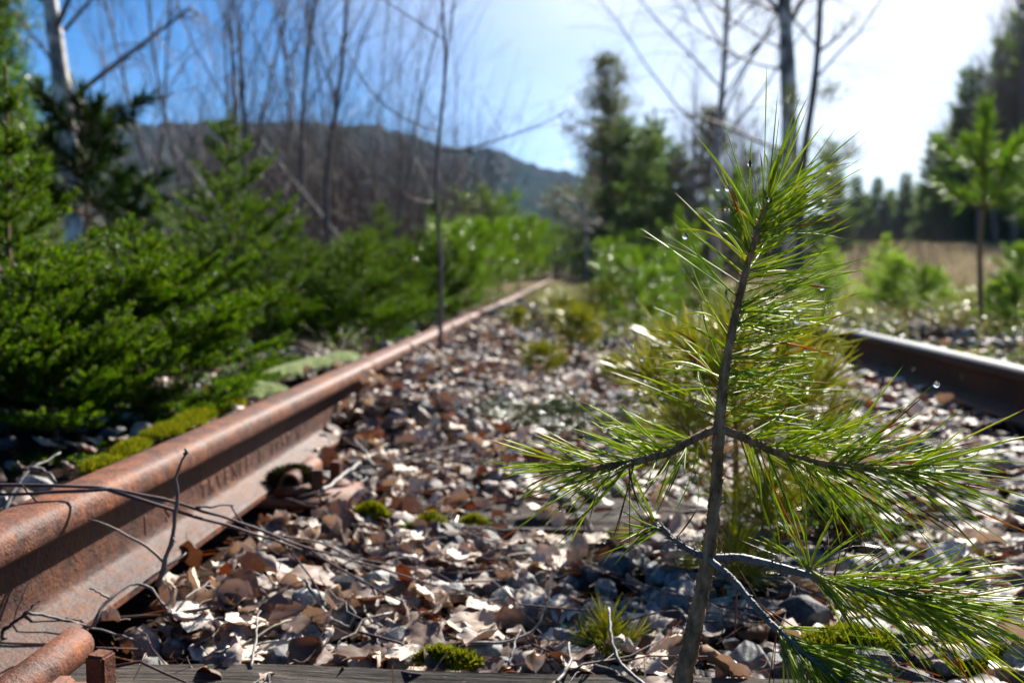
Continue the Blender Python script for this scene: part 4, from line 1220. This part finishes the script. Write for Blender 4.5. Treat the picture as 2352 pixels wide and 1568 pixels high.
def bare_tree(h, r, nlimb, nsub2, nsub3, bark, twig_m, spread=.6, droop=.05, lean=(0, 0), trunk_pts=None, limbs=(), name='birch', clear=.2, lenf=.38, trad=1.0):
    root = empty(name)
    tb, cb = MB(), MB()
    if trunk_pts is None:
        t = np.linspace(0, 1, 9)
        trunk_pts = np.stack([lean[0] * t * h + .02 * h * np.cumsum(rng.normal(size=9)) * .4, lean[1] * t * h + .02 * h * np.cumsum(rng.normal(size=9)) * .4, t * h], -1)
        trunk_pts[0, :2] = 0
    tp = smooth_line(trunk_pts, 24)
    tb.tube(tp, np.linspace(r, r * .18, 24) * (1 + .06 * rng.normal(size=24)), 10)
    hz = np.linspace(0, 1, 24)
    for k in range(nlimb):
        f = clear + (1 - clear) * ((k + rng.random()) / nlimb) ** .9 * .97
        q = np.array([np.interp(f, hz, tp[:, i]) for i in range(3)])
        a = k * 2.4 + rng.normal() * .4
        nd = np.array([math.cos(a) * spread, math.sin(a) * spread, rng.uniform(.55, 1.0)])
        grow(cb, q, nd, h * lenf * (1.15 - f) * rng.uniform(.7, 1.25) + .05 * h, r * (1 - .75 * f) * .38 * trad, 1, 3 if nsub3 else 2, (0, nsub2, nsub3), droop, 0, .6)
    for pts, r0, r1 in limbs:
        q = smooth_line(pts, 10); cb.tube(q, np.linspace(r0, r1, 10), 6)
        for f in (.3, .45, .6, .7, .8, .9, .97):
            p = np.array([np.interp(f, np.linspace(0, 1, 10), q[:, i]) for i in range(3)]); tg = q[-1] - q[0]; tg /= np.linalg.norm(tg)
            for _ in range(2):
                grow(cb, p, tg * .8 + rng.normal(size=3) * .55, np.linalg.norm(q[-1] - q[0]) * .32, r0 * .3, 2, 3, (0, 0, 5), droop, 0, .6)
    tb.build('trunk', bark, root); cb.build('crown', twig_m, root)
    return root

# left birch with white bark
Yb = 9.0
fb = foot(178, Yb)
tpx = [(178, None), (178, 560), (172, 420), (158, 340), (150, 260), (138, 160), (122, 60), (112, -20), (95, -200), (90, -420), (100, -700)]
tpts = np.array([(0, 0, 0)] + [tuple(P_(a, c, Yb) - fb) for a, c in tpx[1:]])
limb = lambda *pp: [P_(a, c, d) - fb for a, c, d in pp]
bt = bare_tree(5.2, .112, 16, 9, 6, BIRCH, BRANCH, trunk_pts=tpts, clear=.42, lenf=.42, droop=.10,
               limbs=[(limb((165, 228, 9), (240, 165, 8.9), (330, 100, 8.8), (440, 15, 8.7)), .030, .012), (limb((148, 70, 9), (200, 10, 8.9), (260, -60, 8.8)), .022, .010),
                      (limb((140, 180, 9), (100, 110, 9), (40, 40, 9)), .02, .008), (limb((160, 330, 9), (260, 250, 9.3), (420, 210, 9.6)), .014, .005)])
bt.location = fb; tag(bt, 'birch with patchy white and black trunk behind the left spruces', 'birch')
# right pair
Yr = 11.0
f1 = foot(1822, Yr)
t1 = np.array([(0, 0, 0)] + [tuple(P_(a, c, Yr) - f1) for a, c in [(1820, 480), (1814, 320), (1811, 220), (1809, 130), (1801, 0), (1796, -150), (1800, -400), (1805, -700)]])
limb = lambda *pp: [P_(a, c, d) - f1 for a, c, d in pp]
o = bare_tree(6, .115, 16, 8, 6, BIRCH, BRANCH, trunk_pts=t1, clear=.40, lenf=.40, droop=.12,
              limbs=[(limb((1812, 350, 11), (1740, 325, 10.8), (1660, 285, 10.6), (1590, 262, 10.4)), .022, .009), (limb((1806, 40, 11), (1760, 15, 10.9), (1720, 0, 10.8)), .02, .01),
                     (limb((1810, 160, 11), (1730, 150, 10.9), (1640, 95, 10.8), (1560, 40, 10.7)), .016, .006), (limb((1810, 120, 11), (1700, 60, 11), (1600, -20, 11)), .014, .006)])
o.location = f1; tag(o, 'pale trunked birch with dark bands standing behind the seedling top', 'birch')
f2 = foot(1835, 10.6)
t2 = np.array([(0, 0, 0)] + [tuple(P_(a, c, 10.6) - f2) for a, c in [(1838, 430), (1848, 340), (1866, 240), (1878, 130), (1884, 20), (1888, -150), (1880, -400)]])
limb = lambda *pp: [P_(a, c, d) - f2 for a, c, d in pp]
o = bare_tree(5, .06, 9, 5, 4, BRANCH, BRANCH, trunk_pts=t2, clear=.45, lenf=.36, droop=.08, name='young_aspen', limbs=[(limb((1880, 120, 10.6), (1920, 90, 10.6), (1960, 40, 10.6)), .02, .006)])
o.location = f2; tag(o, 'thinner leaning dark trunk just right of the pale birch', 'tree')
c = MB()
n = 380
for (cx_, cy_, rr) in ((1812, 225, 26), (1860, 350, 40), (1830, 400, 45), (1905, 215, 26), (1950, 350, 22), (1890, 420, 40)):
    ctr = P_(cx_, cy_, 10.5) - f2; base = ctr + rng.normal(size=(n // 2, 3)) * rr / F * 10.5 * .6
    c.needles(base, rng.normal(size=(n // 2, 3)) + np.array([0, 0, .3]), .09, .008)
o2 = c.build('needle_sprays', PINE_FAR, o)

f3 = foot(1641, 18)
o = bare_tree(9.5, .085, 30, 9, 7, BIRCH, BRANCH, clear=.22, lenf=.34, droop=.15, spread=.8, lean=(.0, 0)); o.location = f3
tag(o, 'tall thin bare birch with hanging twigs behind the bright pine tops', 'birch')

# slender sapling beside the rail, in front of the bushes
Ys = 3.05
fs = foot(1010, Ys)
sp_px = [(1012, 760), (1012, 640), (1016, 600), (1008, 560), (1004, 480), (1000, 400), (1006, 340), (1012, 290), (1020, 200), (1024, 120), (1018, 40), (1010, -60), (1005, -200)]
trunk = np.array([(0, 0, 0)] + [tuple(P_(a, c, Ys) - fs) for a, c in sp_px])
root_s = empty('bare_sapling', fs)
b = MB(); q = smooth_line(trunk, 40); b.tube(q, np.linspace(.0075, .0028, 40), 8, wob=.1); b.build('trunk', BRANCH, root_s)
b = MB()
def lm(pp, r0, r1, tw=4):
    q = smooth_line([P_(a, c, d) - fs for a, c, d in pp], 12); b.tube(q, np.linspace(r0, r1, 12), 5)
    for k in range(tw):
        f = rng.uniform(.35, .95); p = np.array([np.interp(f, np.linspace(0, 1, 12), q[:, i]) for i in range(3)]); tg = q[-1] - q[0]; L_ = np.linalg.norm(tg); tg /= L_
        grow(b, p, tg + rng.normal(size=3) * .5, L_ * .4, r0 * .3, 2, 3, (0, 0, 2), -.02, 0, .5)
lm([(1022, 190, 3.05), (1030, 100, 3.05), (1040, 40, 3.05), (1050, -60, 3.05)], .0035, .0016, 3)
lm([(1020, 90, 3.05), (960, 50, 3.0), (880, 0, 2.9), (800, -60, 2.9)], .0028, .0012, 4)
lm([(1004, 300, 3.05), (960, 290, 3.0), (870, 240, 2.95), (800, 130, 2.9), (760, 40, 2.9)], .003, .0012, 5)
lm([(1003, 345, 3.05), (1060, 350, 3.1), (1140, 322, 3.15), (1240, 290, 3.2), (1330, 240, 3.3)], .0036, .0012, 7)
lm([(1003, 465, 3.05), (980, 470, 3.05), (955, 468, 3.0), (900, 425, 2.95), (800, 340, 2.9), (700, 250, 2.85)], .0038, .001, 4)
lm([(1006, 495, 3.05), (1040, 490, 3.1), (1090, 450, 3.15), (1170, 390, 3.2)], .003, .001, 4)
b.build('crown', BRANCH, root_s)
tag(root_s, 'slender bare sapling with zigzag stem standing beside the rusty rail', 'sapling')

# thicket of bare saplings
variants = []
for k in range(7):
    v = bare_tree(4.2 + .4 * k,   .012 + .0014 * k, 18, 9, 6, BRANCH, BRANCH, clear=.10, lenf=.42, droop=-.03, spread=.42, lean=(rng.normal() * .05, rng.normal() * .04), name='bare_sapling', trad=1.1)
    variants.append(v)
th = [(440, 7.0), (500, 8.5), (555, 6.5), (582, 6.9), (620, 9), (690, 8.0), (770, 7.4), (830, 11), (885, 8.2), (930, 12), (380, 9), (300, 11), (660, 12), (480, 12), (740, 14), (1080, 14), (250, 13), (860, 15)]
adj = ['stout', 'thin', 'grey', 'brown', 'straight', 'leaning', 'forked', 'twiggy', 'tall', 'dark']
plc = ['left end of the thicket', 'behind the forked spruce', 'in the middle of the thicket', 'above the dark spruce bushes', 'right end of the thicket near the slender sapling']
seen_l = set()
for k, (x_, Y_) in enumerate(th):
    pi = 0 if x_ < 420 else 1 if x_ < 600 else 2 if x_ < 740 else 3 if x_ < 900 else 4
    dist = 'front' if Y_ < 8.3 else 'middle' if Y_ < 11 else 'back'
    lb = f'{adj[k % 10]} bare birch sapling, {dist} row, {plc[pi]}'
    v = variants[k % 7]
    if k < 7:
        v.location = foot(x_, Y_); v.rotation_euler = (0, 0, rng.random() * 6); o = v; tag(o, lb, 'sapling', 'bare saplings in the thicket')
    else:
        o = dup(v, foot(x_, Y_), rng.random() * 6.28, rng.uniform(.85, 1.15), lb, 'bare saplings in the thicket', (rng.normal() * .11, rng.normal() * .11))
# leaning dead pale poles
for (a, c, lb) in [((395, 330, 8), (500, 470, 7.2), 'pale dead pole leaning left in the thicket'), ((625, 350, 8), (720, 470, 7.5), 'pale dead pole leaning above the forked spruce')]:
    a3, c3 = P_(*a), P_(*c); d3 = c3 - a3
    g = c3 + d3 * ((float(terrain(c3[0], c3[1])) - c3[2]) / d3[2])
    twig([g, c3, a3, a3 - d3 * .3], .009, .005, BARK_GREY, lb, name='dead_pole', cat='pole', group='dead poles in the thicket', n=10)

# ------------------------------------------------------------------ far trees
BGp = 'conifers at the forest edge'
big = spruce(11, 2.2, 20, .34, .050, 13, SPRUCE_FAR, bark=BRANCH, elev=(-8, 40), buds=False, sp=.12, sub=True, name='spruce_tree', nb_=6)
big.location = foot(2298, 52); tag(big, 'tall dark spruce on the right forest edge, tallest at frame edge', 'spruce', BGp)
big2 = spruce(9, 2.3, 16, .32, .050, 14, SPRUCE_FAR, bark=BRANCH, elev=(-4, 45), buds=False, sp=.13, name='spruce_tree')
big2.location = foot(1480, 24); big2.scale = (.42,) * 3; big2.location = foot(1480, 24); tag(big2, 'dense dark green spruce in the centre of the clearing', 'spruce', BGp)
far = [(2112, 62, .42, 'lowest spruce at the left end of the right forest'), (2140, 56, .58, 'second spruce from the gap in the right forest'), (2176, 54, .72, 'pointed spruce on the rising right forest edge'), (2218, 52, .85, 'spruce left of the bare birch tops'),
       (2250, 55, .95, 'dark spruce under the purple birch crowns'), (2340, 54, 1.1, 'dark spruce near the right frame edge'), (2395, 50, 1.1, 'spruce cut by the right frame edge'),
       (2365, 47, 1.22, 'tall spruce just inside the right frame edge'), (2310, 53, 1.02, 'spruce between the bare birches at right'), (2200, 49, .62, 'half-grown spruce in the right forest'),
       (2160, 66, .6, 'rear spruce at the low end of the forest edge'), (2275, 47, .62, 'shorter spruce in front of the right forest'), (2325, 46, .55, 'shorter spruce at the right under the birches')]
for k, (x_, Y_, sc_, lb) in enumerate(far):
    dup(big if k % 2 else big2, foot(x_, Y_), rng.random() * 6, sc_, lb, BGp)
for x_, Y_, sc_, lb in [(1430, 27, .50, 'spruce left of the dense green one'), (1545, 27, .42, 'spruce right of the dense green one'), (1500, 34, .62, 'spruce behind the dense green one'), (1720, 30, .4, 'spruce behind the right birch pair'), (1900, 34, .42, 'spruce right of the birch pair'),
                        (1780, 26, .36, 'low spruce between the birches'), (1395, 36, .7, 'spruce behind the tall loose pine')]:
    dup(big2, foot(x_, Y_), rng.random() * 6, sc_, lb, BGp)
for k, x_ in enumerate(range(1945, 2115, 14)):
    dup(big if k % 2 else big2, foot(x_ + rng.normal() * 4, 95 + rng.normal() * 6), rng.random() * 6, .52 + rng.random() * .16, f'{("grey-green", "dark", "bluish", "small")[k % 4]} far spruce {("at the left end", "in the middle", "at the right end")[min(2, k // 4)]} of the distant treeline', 'distant treeline beyond the field')
# tall loose pine left of centre
def far_pine(h, cw, n_cl, mat=None, name='pine_tree', m=60):
    root = empty(name); t, c = MB(), MB()
    ax = np.array([(rng.normal() * .02 * h * k, rng.normal() * .01 * h * k, h * k) for k in np.linspace(0, 1, 7)]); ax[0, :2] = 0
    t.tube(smooth_line(ax, 14), np.linspace(.018 * h, .004 * h, 14), 7)
    for k in range(n_cl):
        zf = .22 + .80 * rng.random() ** .85; a = rng.random() * 6.28
        # irregular crown: long limbs on some bearings, gaps on others
        reach = cw * (1.06 - zf) ** .62 * (.55 + .75 * float(vnoise(a * 1.3, zf * 7, 41)))
        f = rng.uniform(.25, 1.0); rad = reach * f
        p1 = np.array([math.cos(a) * rad, math.sin(a) * rad, zf * h + .18 * rad]); p0 = np.array([0, 0, zf * h - .25 * rad]); p0[:2] = [np.interp(p0[2], ax[:, 2], ax[:, i]) for i in range(2)]
        t.tube(smooth_line([p0, (p0 + p1) / 2 + [0, 0, -.02 * h], p1], 5), np.linspace(.006 * h, .002 * h, 5), 4, cap=False)
        sz = rng.uniform(.5, 1.1)
        bs = p1 + rng.normal(size=(m, 3)) * np.array([.042, .042, .022]) * h * sz
        c.needles(bs, rng.normal(size=(m, 3)) + [0, 0, .5], .028 * h, .005 * h)
    t.build('trunk', BRANCH, root); c.build('crown', mat or PINE_FAR, root); return root
fp = far_pine(6.0, 1.9, 105, PINE_FAR); fp.location = foot(1388, 28); tag(fp, 'tall loose dark pine left of the dense green spruce', 'pine', 'far pines')
dup(fp, foot(1625, 27), 1.0, .72, 'brownish pine behind the bare thicket right of centre', 'far pines')
# dark conifers at upper left
lp = far_pine(3.6, .8, 230, SPRUCE); lp.location = foot(-15, 10.5); tag(lp, 'dark pine filling the upper left corner', 'pine', 'far pines')
dup(big2, foot(70, 15), 2, .30, 'dark spruce behind the white birch trunk', BGp)
dup(big2, foot(-40, 12), 3, .34, 'dark spruce at the left frame edge', BGp)
# bare trees farther off
vb = bare_tree(5.0, .055, 30, 9, 7, BRANCH, BRANCH, clear=.15, lenf=.40, droop=.02, spread=.55, name='bare_tree')
vb.location = foot(1590, 24); tag(vb, 'grey bare tree right of the dense green spruce', 'tree', 'far bare trees')
vc = bare_tree(5.0, .05, 12, 6, 4, BIRCH, BRANCH, clear=.4, lenf=.30, droop=.02, spread=.5, name='birch'); vc.location = foot(1352, 22); vc.scale = (.62,) * 3
tag(vc, 'thin white birch trunk left of the dense green spruce', 'birch', 'far bare trees')
for x_, Y_, sc_, lb in [(1575, 26, .8, 'brownish bare tree touching the dense spruce'), (1662, 22, .72, 'shorter bare tree before the grey ones'), (1700, 32, 1.1, 'rear bare tree left of the birch pair'), (1640, 25, .85, 'bare grey tree between dense spruce and birch pair'), (1680, 27, .95, 'bare grey tree left of the birch pair'), (1720, 24, .75, 'low bare tree below the hanging birch twigs'), (1615, 30, 1.0, 'rear bare tree right of the spruce'), (1280, 26, .5, 'low bare tree at the foot of the hill'),
                        (1310, 30, .6, 'bare tree beside the thin white birch'), (1250, 34, .5, 'small bare tree before the hill slope'), (1560, 34, .9, 'bare tree behind dense spruce'), (1760, 30, .8, 'bare tree behind the pale birch'), (1405, 30, 1.3, 'tall bare tree inside the loose pine'),
                        (2240, 42, 1.5, 'bare purple birch rising over the right forest'), (2280, 42, 1.9, 'tall bare birch over the right forest'), (2325, 41, 2.2, 'tall bare birch close to the right frame edge'), (2360, 43, 2.5, 'bare birch at the right frame edge'), (2180, 58, 1.7, 'bare birch behind the rising forest edge')]:
    dup(vb, foot(x_, Y_), rng.random() * 6, sc_, lb, 'far bare trees')

# ------------------------------------------------------------------ moss, lichen, sedge, undergrowth
def cushion(loc, rx_, ry_, h, mat, label, name='moss_cushion', cat='moss', n=1600, blade=.007, w=.0016, group='moss cushions', rz=0):
    b = MB()
    nu, nv = 18, 8
    a = np.arange(nu) * 2 * math.pi / nu
    V = []
    for k in range(nv):
        f = k / (nv - 1); rr = math.sin(f * math.pi / 2)
        lob = 1 + .9 * (vnoise(np.cos(a) * 2 + loc[0] * 31, np.sin(a) * 2 + loc[1] * 17, 5) - .5)
        V.append(np.stack([np.cos(a) * rx_ * rr * lob, np.sin(a) * ry_ * rr * lob, np.full(nu, h * math.cos(f * math.pi / 2)) * (.8 + .4 * vnoise(np.cos(a) * 3 * rr + loc[0] * 9, np.sin(a) * 3 * rr, 8)) - .003], -1))
    V = np.array(V); i = np.arange(nv - 1)[:, None] * nu; j = np.arange(nu)[None, :]; j2 = (j + 1) % nu
    b.add(V.reshape(-1, 3), np.stack([i + j, i + nu + j, i + nu + j2, i + j2], -1).reshape(-1, 4))
    k = rng.integers(0, nv - 1, n); jn = rng.integers(0, nu, n); f1, f2 = rng.random(n)[:, None], rng.random(n)[:, None]
    A = V[k, jn] * (1 - f1) + V[k, (jn + 1) % nu] * f1; B = V[k + 1, jn] * (1 - f1) + V[k + 1, (jn + 1) % nu] * f1
    base = A * (1 - f2) + B * f2
    d = base * np.array([1 / rx_, 1 / ry_, 1 / max(h, .004)]) * .5 + rng.normal(size=(n, 3)) * .45 + [0, 0, .5]
    b.needles(base, d, blade * rng.uniform(.6, 1.3, n), w, 0, .3)
    o = b.build(name, mat); o.location = tuple(loc); o.rotation_euler = (0, 0, rz)
    return tag(o, label, cat, group)
G_ = on_plane
cushion(G_(850, 1180, .01), .024, .013, .014, MOSS, 'bright yellow-green moss on the left end of the mossy sleeper')
cushion(G_(990, 1200, .005), .020, .018, .012, MOSS, 'orange-tinged moss on the front edge of the mossy sleeper')
cushion(G_(935, 1222, .0), .009, .009, .009, MOSS_GREEN, 'tiny vivid green moss ball before the mossy sleeper', n=500)
cushion(G_(1090, 1195, .004), .016, .007, .006, MOSS, 'thin moss strip in the middle of the mossy sleeper', n=600)
cushion(G_(1010, 1508, .004), .022, .007, .007, MOSS, 'yellow moss on the far edge of the front sleeper', n=1200)
cushion(G_(1060, 1522, .0), .014, .008, .008, MOSS, 'small moss patch further right on the front sleeper', n=500)
cushion(G_(1960, 1490, .0), .045, .024, .018, MOSS, 'large yellow moss cushion under the lower right pine branch', n=3500)
cushion(G_(2240, 1525, -.01), .04, .025, .018, MOSS, 'moss cushion at the lower right corner', n=1500)
cushion(G_(680, 1098, .028), .034, .024, .020, MOSS_DARK, 'dark moss lump on the rail foot beside the open clip bar', n=1500)
for k, (a, c, d, e, lb) in enumerate([(300, 1030, .05, .022, 'moss pad behind the rail nearest the left edge'), (385, 990, .045, .020, 'moss pad behind the rail left of the bright leaf'), (455, 960, .075, .026, 'yellow moss ridge behind the rail in the middle'), (530, 936, .07, .028, 'yellow moss ridge behind the rail farthest along'), (240, 1066, .035, .016, 'thin moss behind the rail above the fallen branch')]):
    cushion(G_(a, c, .075), d * 1.25, .014 + .008 * (k % 3), e * .45, MOSS, lb, n=2200, blade=.009, rz=R_(86))
for a, c, d, lb in [(660, 860, .11, 'pale lichen cushion nearest behind the rail'), (720, 842, .11, 'pale lichen cushion in the middle of the row behind the rail'), (780, 828, .10, 'greyer lichen cushion at the far end of the row'), (590, 905, .07, 'small faint lichen cushion before the others')]:
    cushion(G_(a, c, .075), d * 1.1, .045, .020, LICHEN, lb, 'lichen_cushion', 'lichen', 3500, .010, .0022, 'reindeer lichen behind the rail', R_(80))
cushion(foot(1270, 2.45), .03, .02, .01, MOSS, 'moss fleck under the sedge tufts', n=600)
cushion(foot(1990, 2.6), .07, .04, .03, MOSS, 'olive moss by the pale stone near the dark rail', n=1500)
cushion(foot(1935, 2.9), .08, .05, .035, MOSS_GREEN, 'green moss before the rail joint', n=1500)

def sedge(n, L_, r, mat, droop=.55, wid=.0022):
    root = MB()
    a = rng.random(n) * 6.28; q = rng.random(n) ** .5 * r
    base = np.stack([np.cos(a) * q, np.sin(a) * q, np.zeros(n)], -1)
    d = np.stack([np.cos(a) * .55, np.sin(a) * .55, np.ones(n)], -1) + rng.normal(size=(n, 3)) * .2; d /= np.linalg.norm(d, axis=1)[:, None]
    bend = np.stack([np.cos(a) * .3, np.sin(a) * .3, -droop * np.ones(n)], -1) + rng.normal(size=(n, 3)) * .1
    p = root.long_needles(base, d, bend, L_ * rng.uniform(.6, 1.2, n), wid, 6)
    return root, p
b, p = sedge(300, .17, .055, SEDGE, .62); sg = empty('sedge_tuft', foot(1215, 2.25)); b.build('blades', SEDGE, sg)
g = MB(); vs = np.array([v.co[:] for v in DROP_ME.vertices]); qs = [list(q.vertices) for q in DROP_ME.polygons if len(q.vertices) == 4]; tr = [list(q.vertices) for q in DROP_ME.polygons if len(q.vertices) == 3]
for i in range(45):
    r = .0012 + rng.random() * .001; g.add(vs * r + p[rng.integers(len(p)), rng.integers(3, 7)], qs, tr)
o = g.build('dew', DROP, sg); o['kind'] = 'stuff'
tag(sg, 'drooping dark sedge tuft with dew, left of the pair', 'sedge', 'sedge tufts between the rails')
dup(sg, foot(1345, 2.15), 2.0, .95, 'drooping dark sedge tuft with dew, right of the pair')
dup(sg, foot(1460, 2.3), 4.0, .55, 'small sedge tuft behind the left pine branch', 'sedge tufts between the rails')
b, p = sedge(80, .085, .02, STRAW, .35, .0012); st = empty('straw_tuft', foot(1275, 1.22)); b.build('blades', STRAW, st); tag(st, 'dry straw tuft among grey stones left of the pine stem', 'grass tuft', 'dry straw tufts')
dup(st, foot(1075, 1.72), 1, .9, 'dry straw tuft just behind the mossy sleeper', 'dry straw tufts')
dup(st, foot(890, 2.9), 2, 2.0, 'dry straw tuft beside the rail under the dark spruce', 'dry straw tufts')
dup(st, foot(780, 3.2), 3, 2.0, 'dry straw tuft before the dark spruce bushes', 'dry straw tufts')
dup(st, foot(1020, 2.7), 4, 1.3, 'dry straw tuft at the foot of the slender sapling', 'dry straw tufts')
# small bare stalks behind the second sleeper
for k, (a, c, t_, lb) in enumerate([(1000, 1060, 975, 'pale forked stalk rising behind the mossy sleeper'), (985, 1050, 990, 'pale thin stalk left of the forked stalk'), (1040, 880, 800, 'grey thin stalk beside the slender sapling'), (935, 900, 790, 'bent grey stalk by the rusty rail'), (965, 890, 840, 'short grey stalk under the slender sapling')]):
    g = G_(a, c, -.01); d_ = float(project(g)[2])
    top = P_(a + (12 if k % 2 else -14), t_, d_); mid = (g + top) / 2 + np.array([.004, 0, 0])
    twig([g, mid, top], .0022, .0012, BARK_GREY, lb, [([mid, mid + (top - mid) * .6 + np.array([.022, 0, 0])], .0016, .0008)], 'stalk', 'stalk', 'pale stalks near the rail')
# spruce seedling twig lying right of the pine
tw = spruce(.16, .06, 6, .009, .0014, 1500, SPRUCE_FAR, elev=(10, 45), buds=False, sp=.25, name='spruce_seedling'); tw.location = foot(2000, 1.30); tw.rotation_euler = (.5, -.75, 0)
tag(tw, 'small leaning spruce seedling behind the right pine needles', 'spruce seedling')

def undergrowth(name, label, pts_fn, n_cl, m, size, mat, hgt):
    b = MB()
    s_, l_ = pts_fn(n_cl); x_, y_ = xy(s_, l_); z_ = terrain(x_, y_)
    for i in range(n_cl):
        r = rng.uniform(.06, .16); hh = hgt * rng.uniform(.5, 1.2)
        bs = np.array([x_[i], y_[i], z_[i]]) + rng.normal(size=(m, 3)) * np.array([r, r, 0]) * .6; bs[:, 2] += rng.random(m) * hh
        b.needles(bs, rng.normal(size=(m, 3)) * [1, 1, .6] + [0, 0, .5], size * rng.uniform(.6, 1.3, m), size * .45, 0, .6)
    return tag(b.build(name, mat), label, 'undergrowth', kind='stuff')
undergrowth('undergrowth', 'low green heath plants right of the track', lambda n: (2.2 + rng.random(n) ** 1.2 * 9, RAIL_R + .12 + rng.random(n) * 3.4), 520, 110, .016, UNDER, .11)
undergrowth('undergrowth', 'low green plants far along the track', lambda n: (4.6 + rng.random(n) * 9, RAIL_L + .2 + rng.random(n) * 1.2), 200, 90, .018, UNDER, .10)
undergrowth('undergrowth', 'low plants under the spruces left of the rail', lambda n: (2.6 + rng.random(n) * 8, RAIL_L - .15 - rng.random(n) * 2.2), 150, 90, .016, SPRUCE, .07)
# dry grass of the field
n = 16000
x_ = -14 + rng.random(n) * 42; y_ = 8 + rng.random(n) ** 1.4 * 44
kp = np.abs(sl(x_, y_)[1] - .25) > 2.0; x_, y_ = x_[kp], y_[kp]; n = len(x_)
b = MB(); b.needles(np.stack([x_, y_, terrain(x_, y_)], -1), rng.normal(size=(n, 3)) * .35 + [0, 0, 1], .08 + rng.random(n) * .14, .012, 0, .3)
tag(b.build('field_grass', FIELD_GRASS), 'dry pale grass on the field', 'grass', kind='stuff')
# leafless brush between the thicket trunks
n = 9500
yq = 9.5 + rng.random(n) * 9; pq = 470 + rng.random(n) * 640; x_ = (pq - 1176) / F * yq
keep = (vnoise(x_ * .9, yq * .9, 35) > .38) & (np.abs(sl(x_, yq)[1] - .25) > 1.3)
x_, yq = x_[keep], yq[keep]; n = len(x_)
b = MB(); dd = rng.normal(size=(n, 3)) * .20 + [0, 0, 1]; hh = .5 + rng.random(n) ** 1.5 * 2.2
b.needles(np.stack([x_, yq, terrain(x_, yq)], -1), dd, hh, .007, 0, .25)
fr = rng.random(n)[:, None]; dn = dd / np.linalg.norm(dd, axis=1)[:, None]
for _ in range(3):
    fr = .3 + .65 * rng.random(n)[:, None]
    b.needles(np.stack([x_, yq, terrain(x_, yq)], -1) + dn * hh[:, None] * fr, rng.normal(size=(n, 3)) * .5 + [0, 0, .7], hh * .35, .0045, 0, .3)
tag(b.build('brushwood', BRANCH), 'brown leafless brush between the thicket trunks', 'brushwood', kind='stuff')
# distant brown brush that reads as one mass
n = 30000
x_ = -60 + rng.random(n) * 74; y_ = 20 + rng.random(n) * 40; b = MB()
keep = vnoise(x_ * .25, y_ * .25, 33) > .35
x_, y_ = x_[keep], y_[keep]; n = len(x_)
b.needles(np.stack([x_, y_, terrain(x_, y_)], -1), rng.normal(size=(n, 3)) * .22 + [0, 0, 1], .6 + rng.random(n) * 1.7, .014, 0, .2)
tag(b.build('brushwood', BRANCH), 'brown leafless brushwood in front of the hill', 'brushwood', kind='stuff')

# ------------------------------------------------------------------ air
bm = bmesh.new(); bmesh.ops.create_cube(bm, size=1)
me = bpy.data.meshes.new('haze'); bm.to_mesh(me); bm.free()
hz = bpy.data.objects.new('haze', me); COL.objects.link(hz)
hz.scale = (3000, 1320, 205); hz.location = (0, 560, 205 / 2 - 8)
m = bpy.data.materials.new('haze_air'); m.use_nodes = True; nt = m.node_tree; nt.nodes.clear()
out = nt.nodes.new('ShaderNodeOutputMaterial'); pv = nt.nodes.new('ShaderNodeVolumePrincipled')
pv.inputs['Color'].default_value = (.42, .62, 1.0, 1); pv.inputs['Density'].default_value = .00007; pv.inputs['Anisotropy'].default_value = .45
nt.links.new(pv.outputs[0], out.inputs['Volume']); me.materials.append(m)
tag(hz, 'thin blue air haze over the whole place', 'haze', kind='stuff')
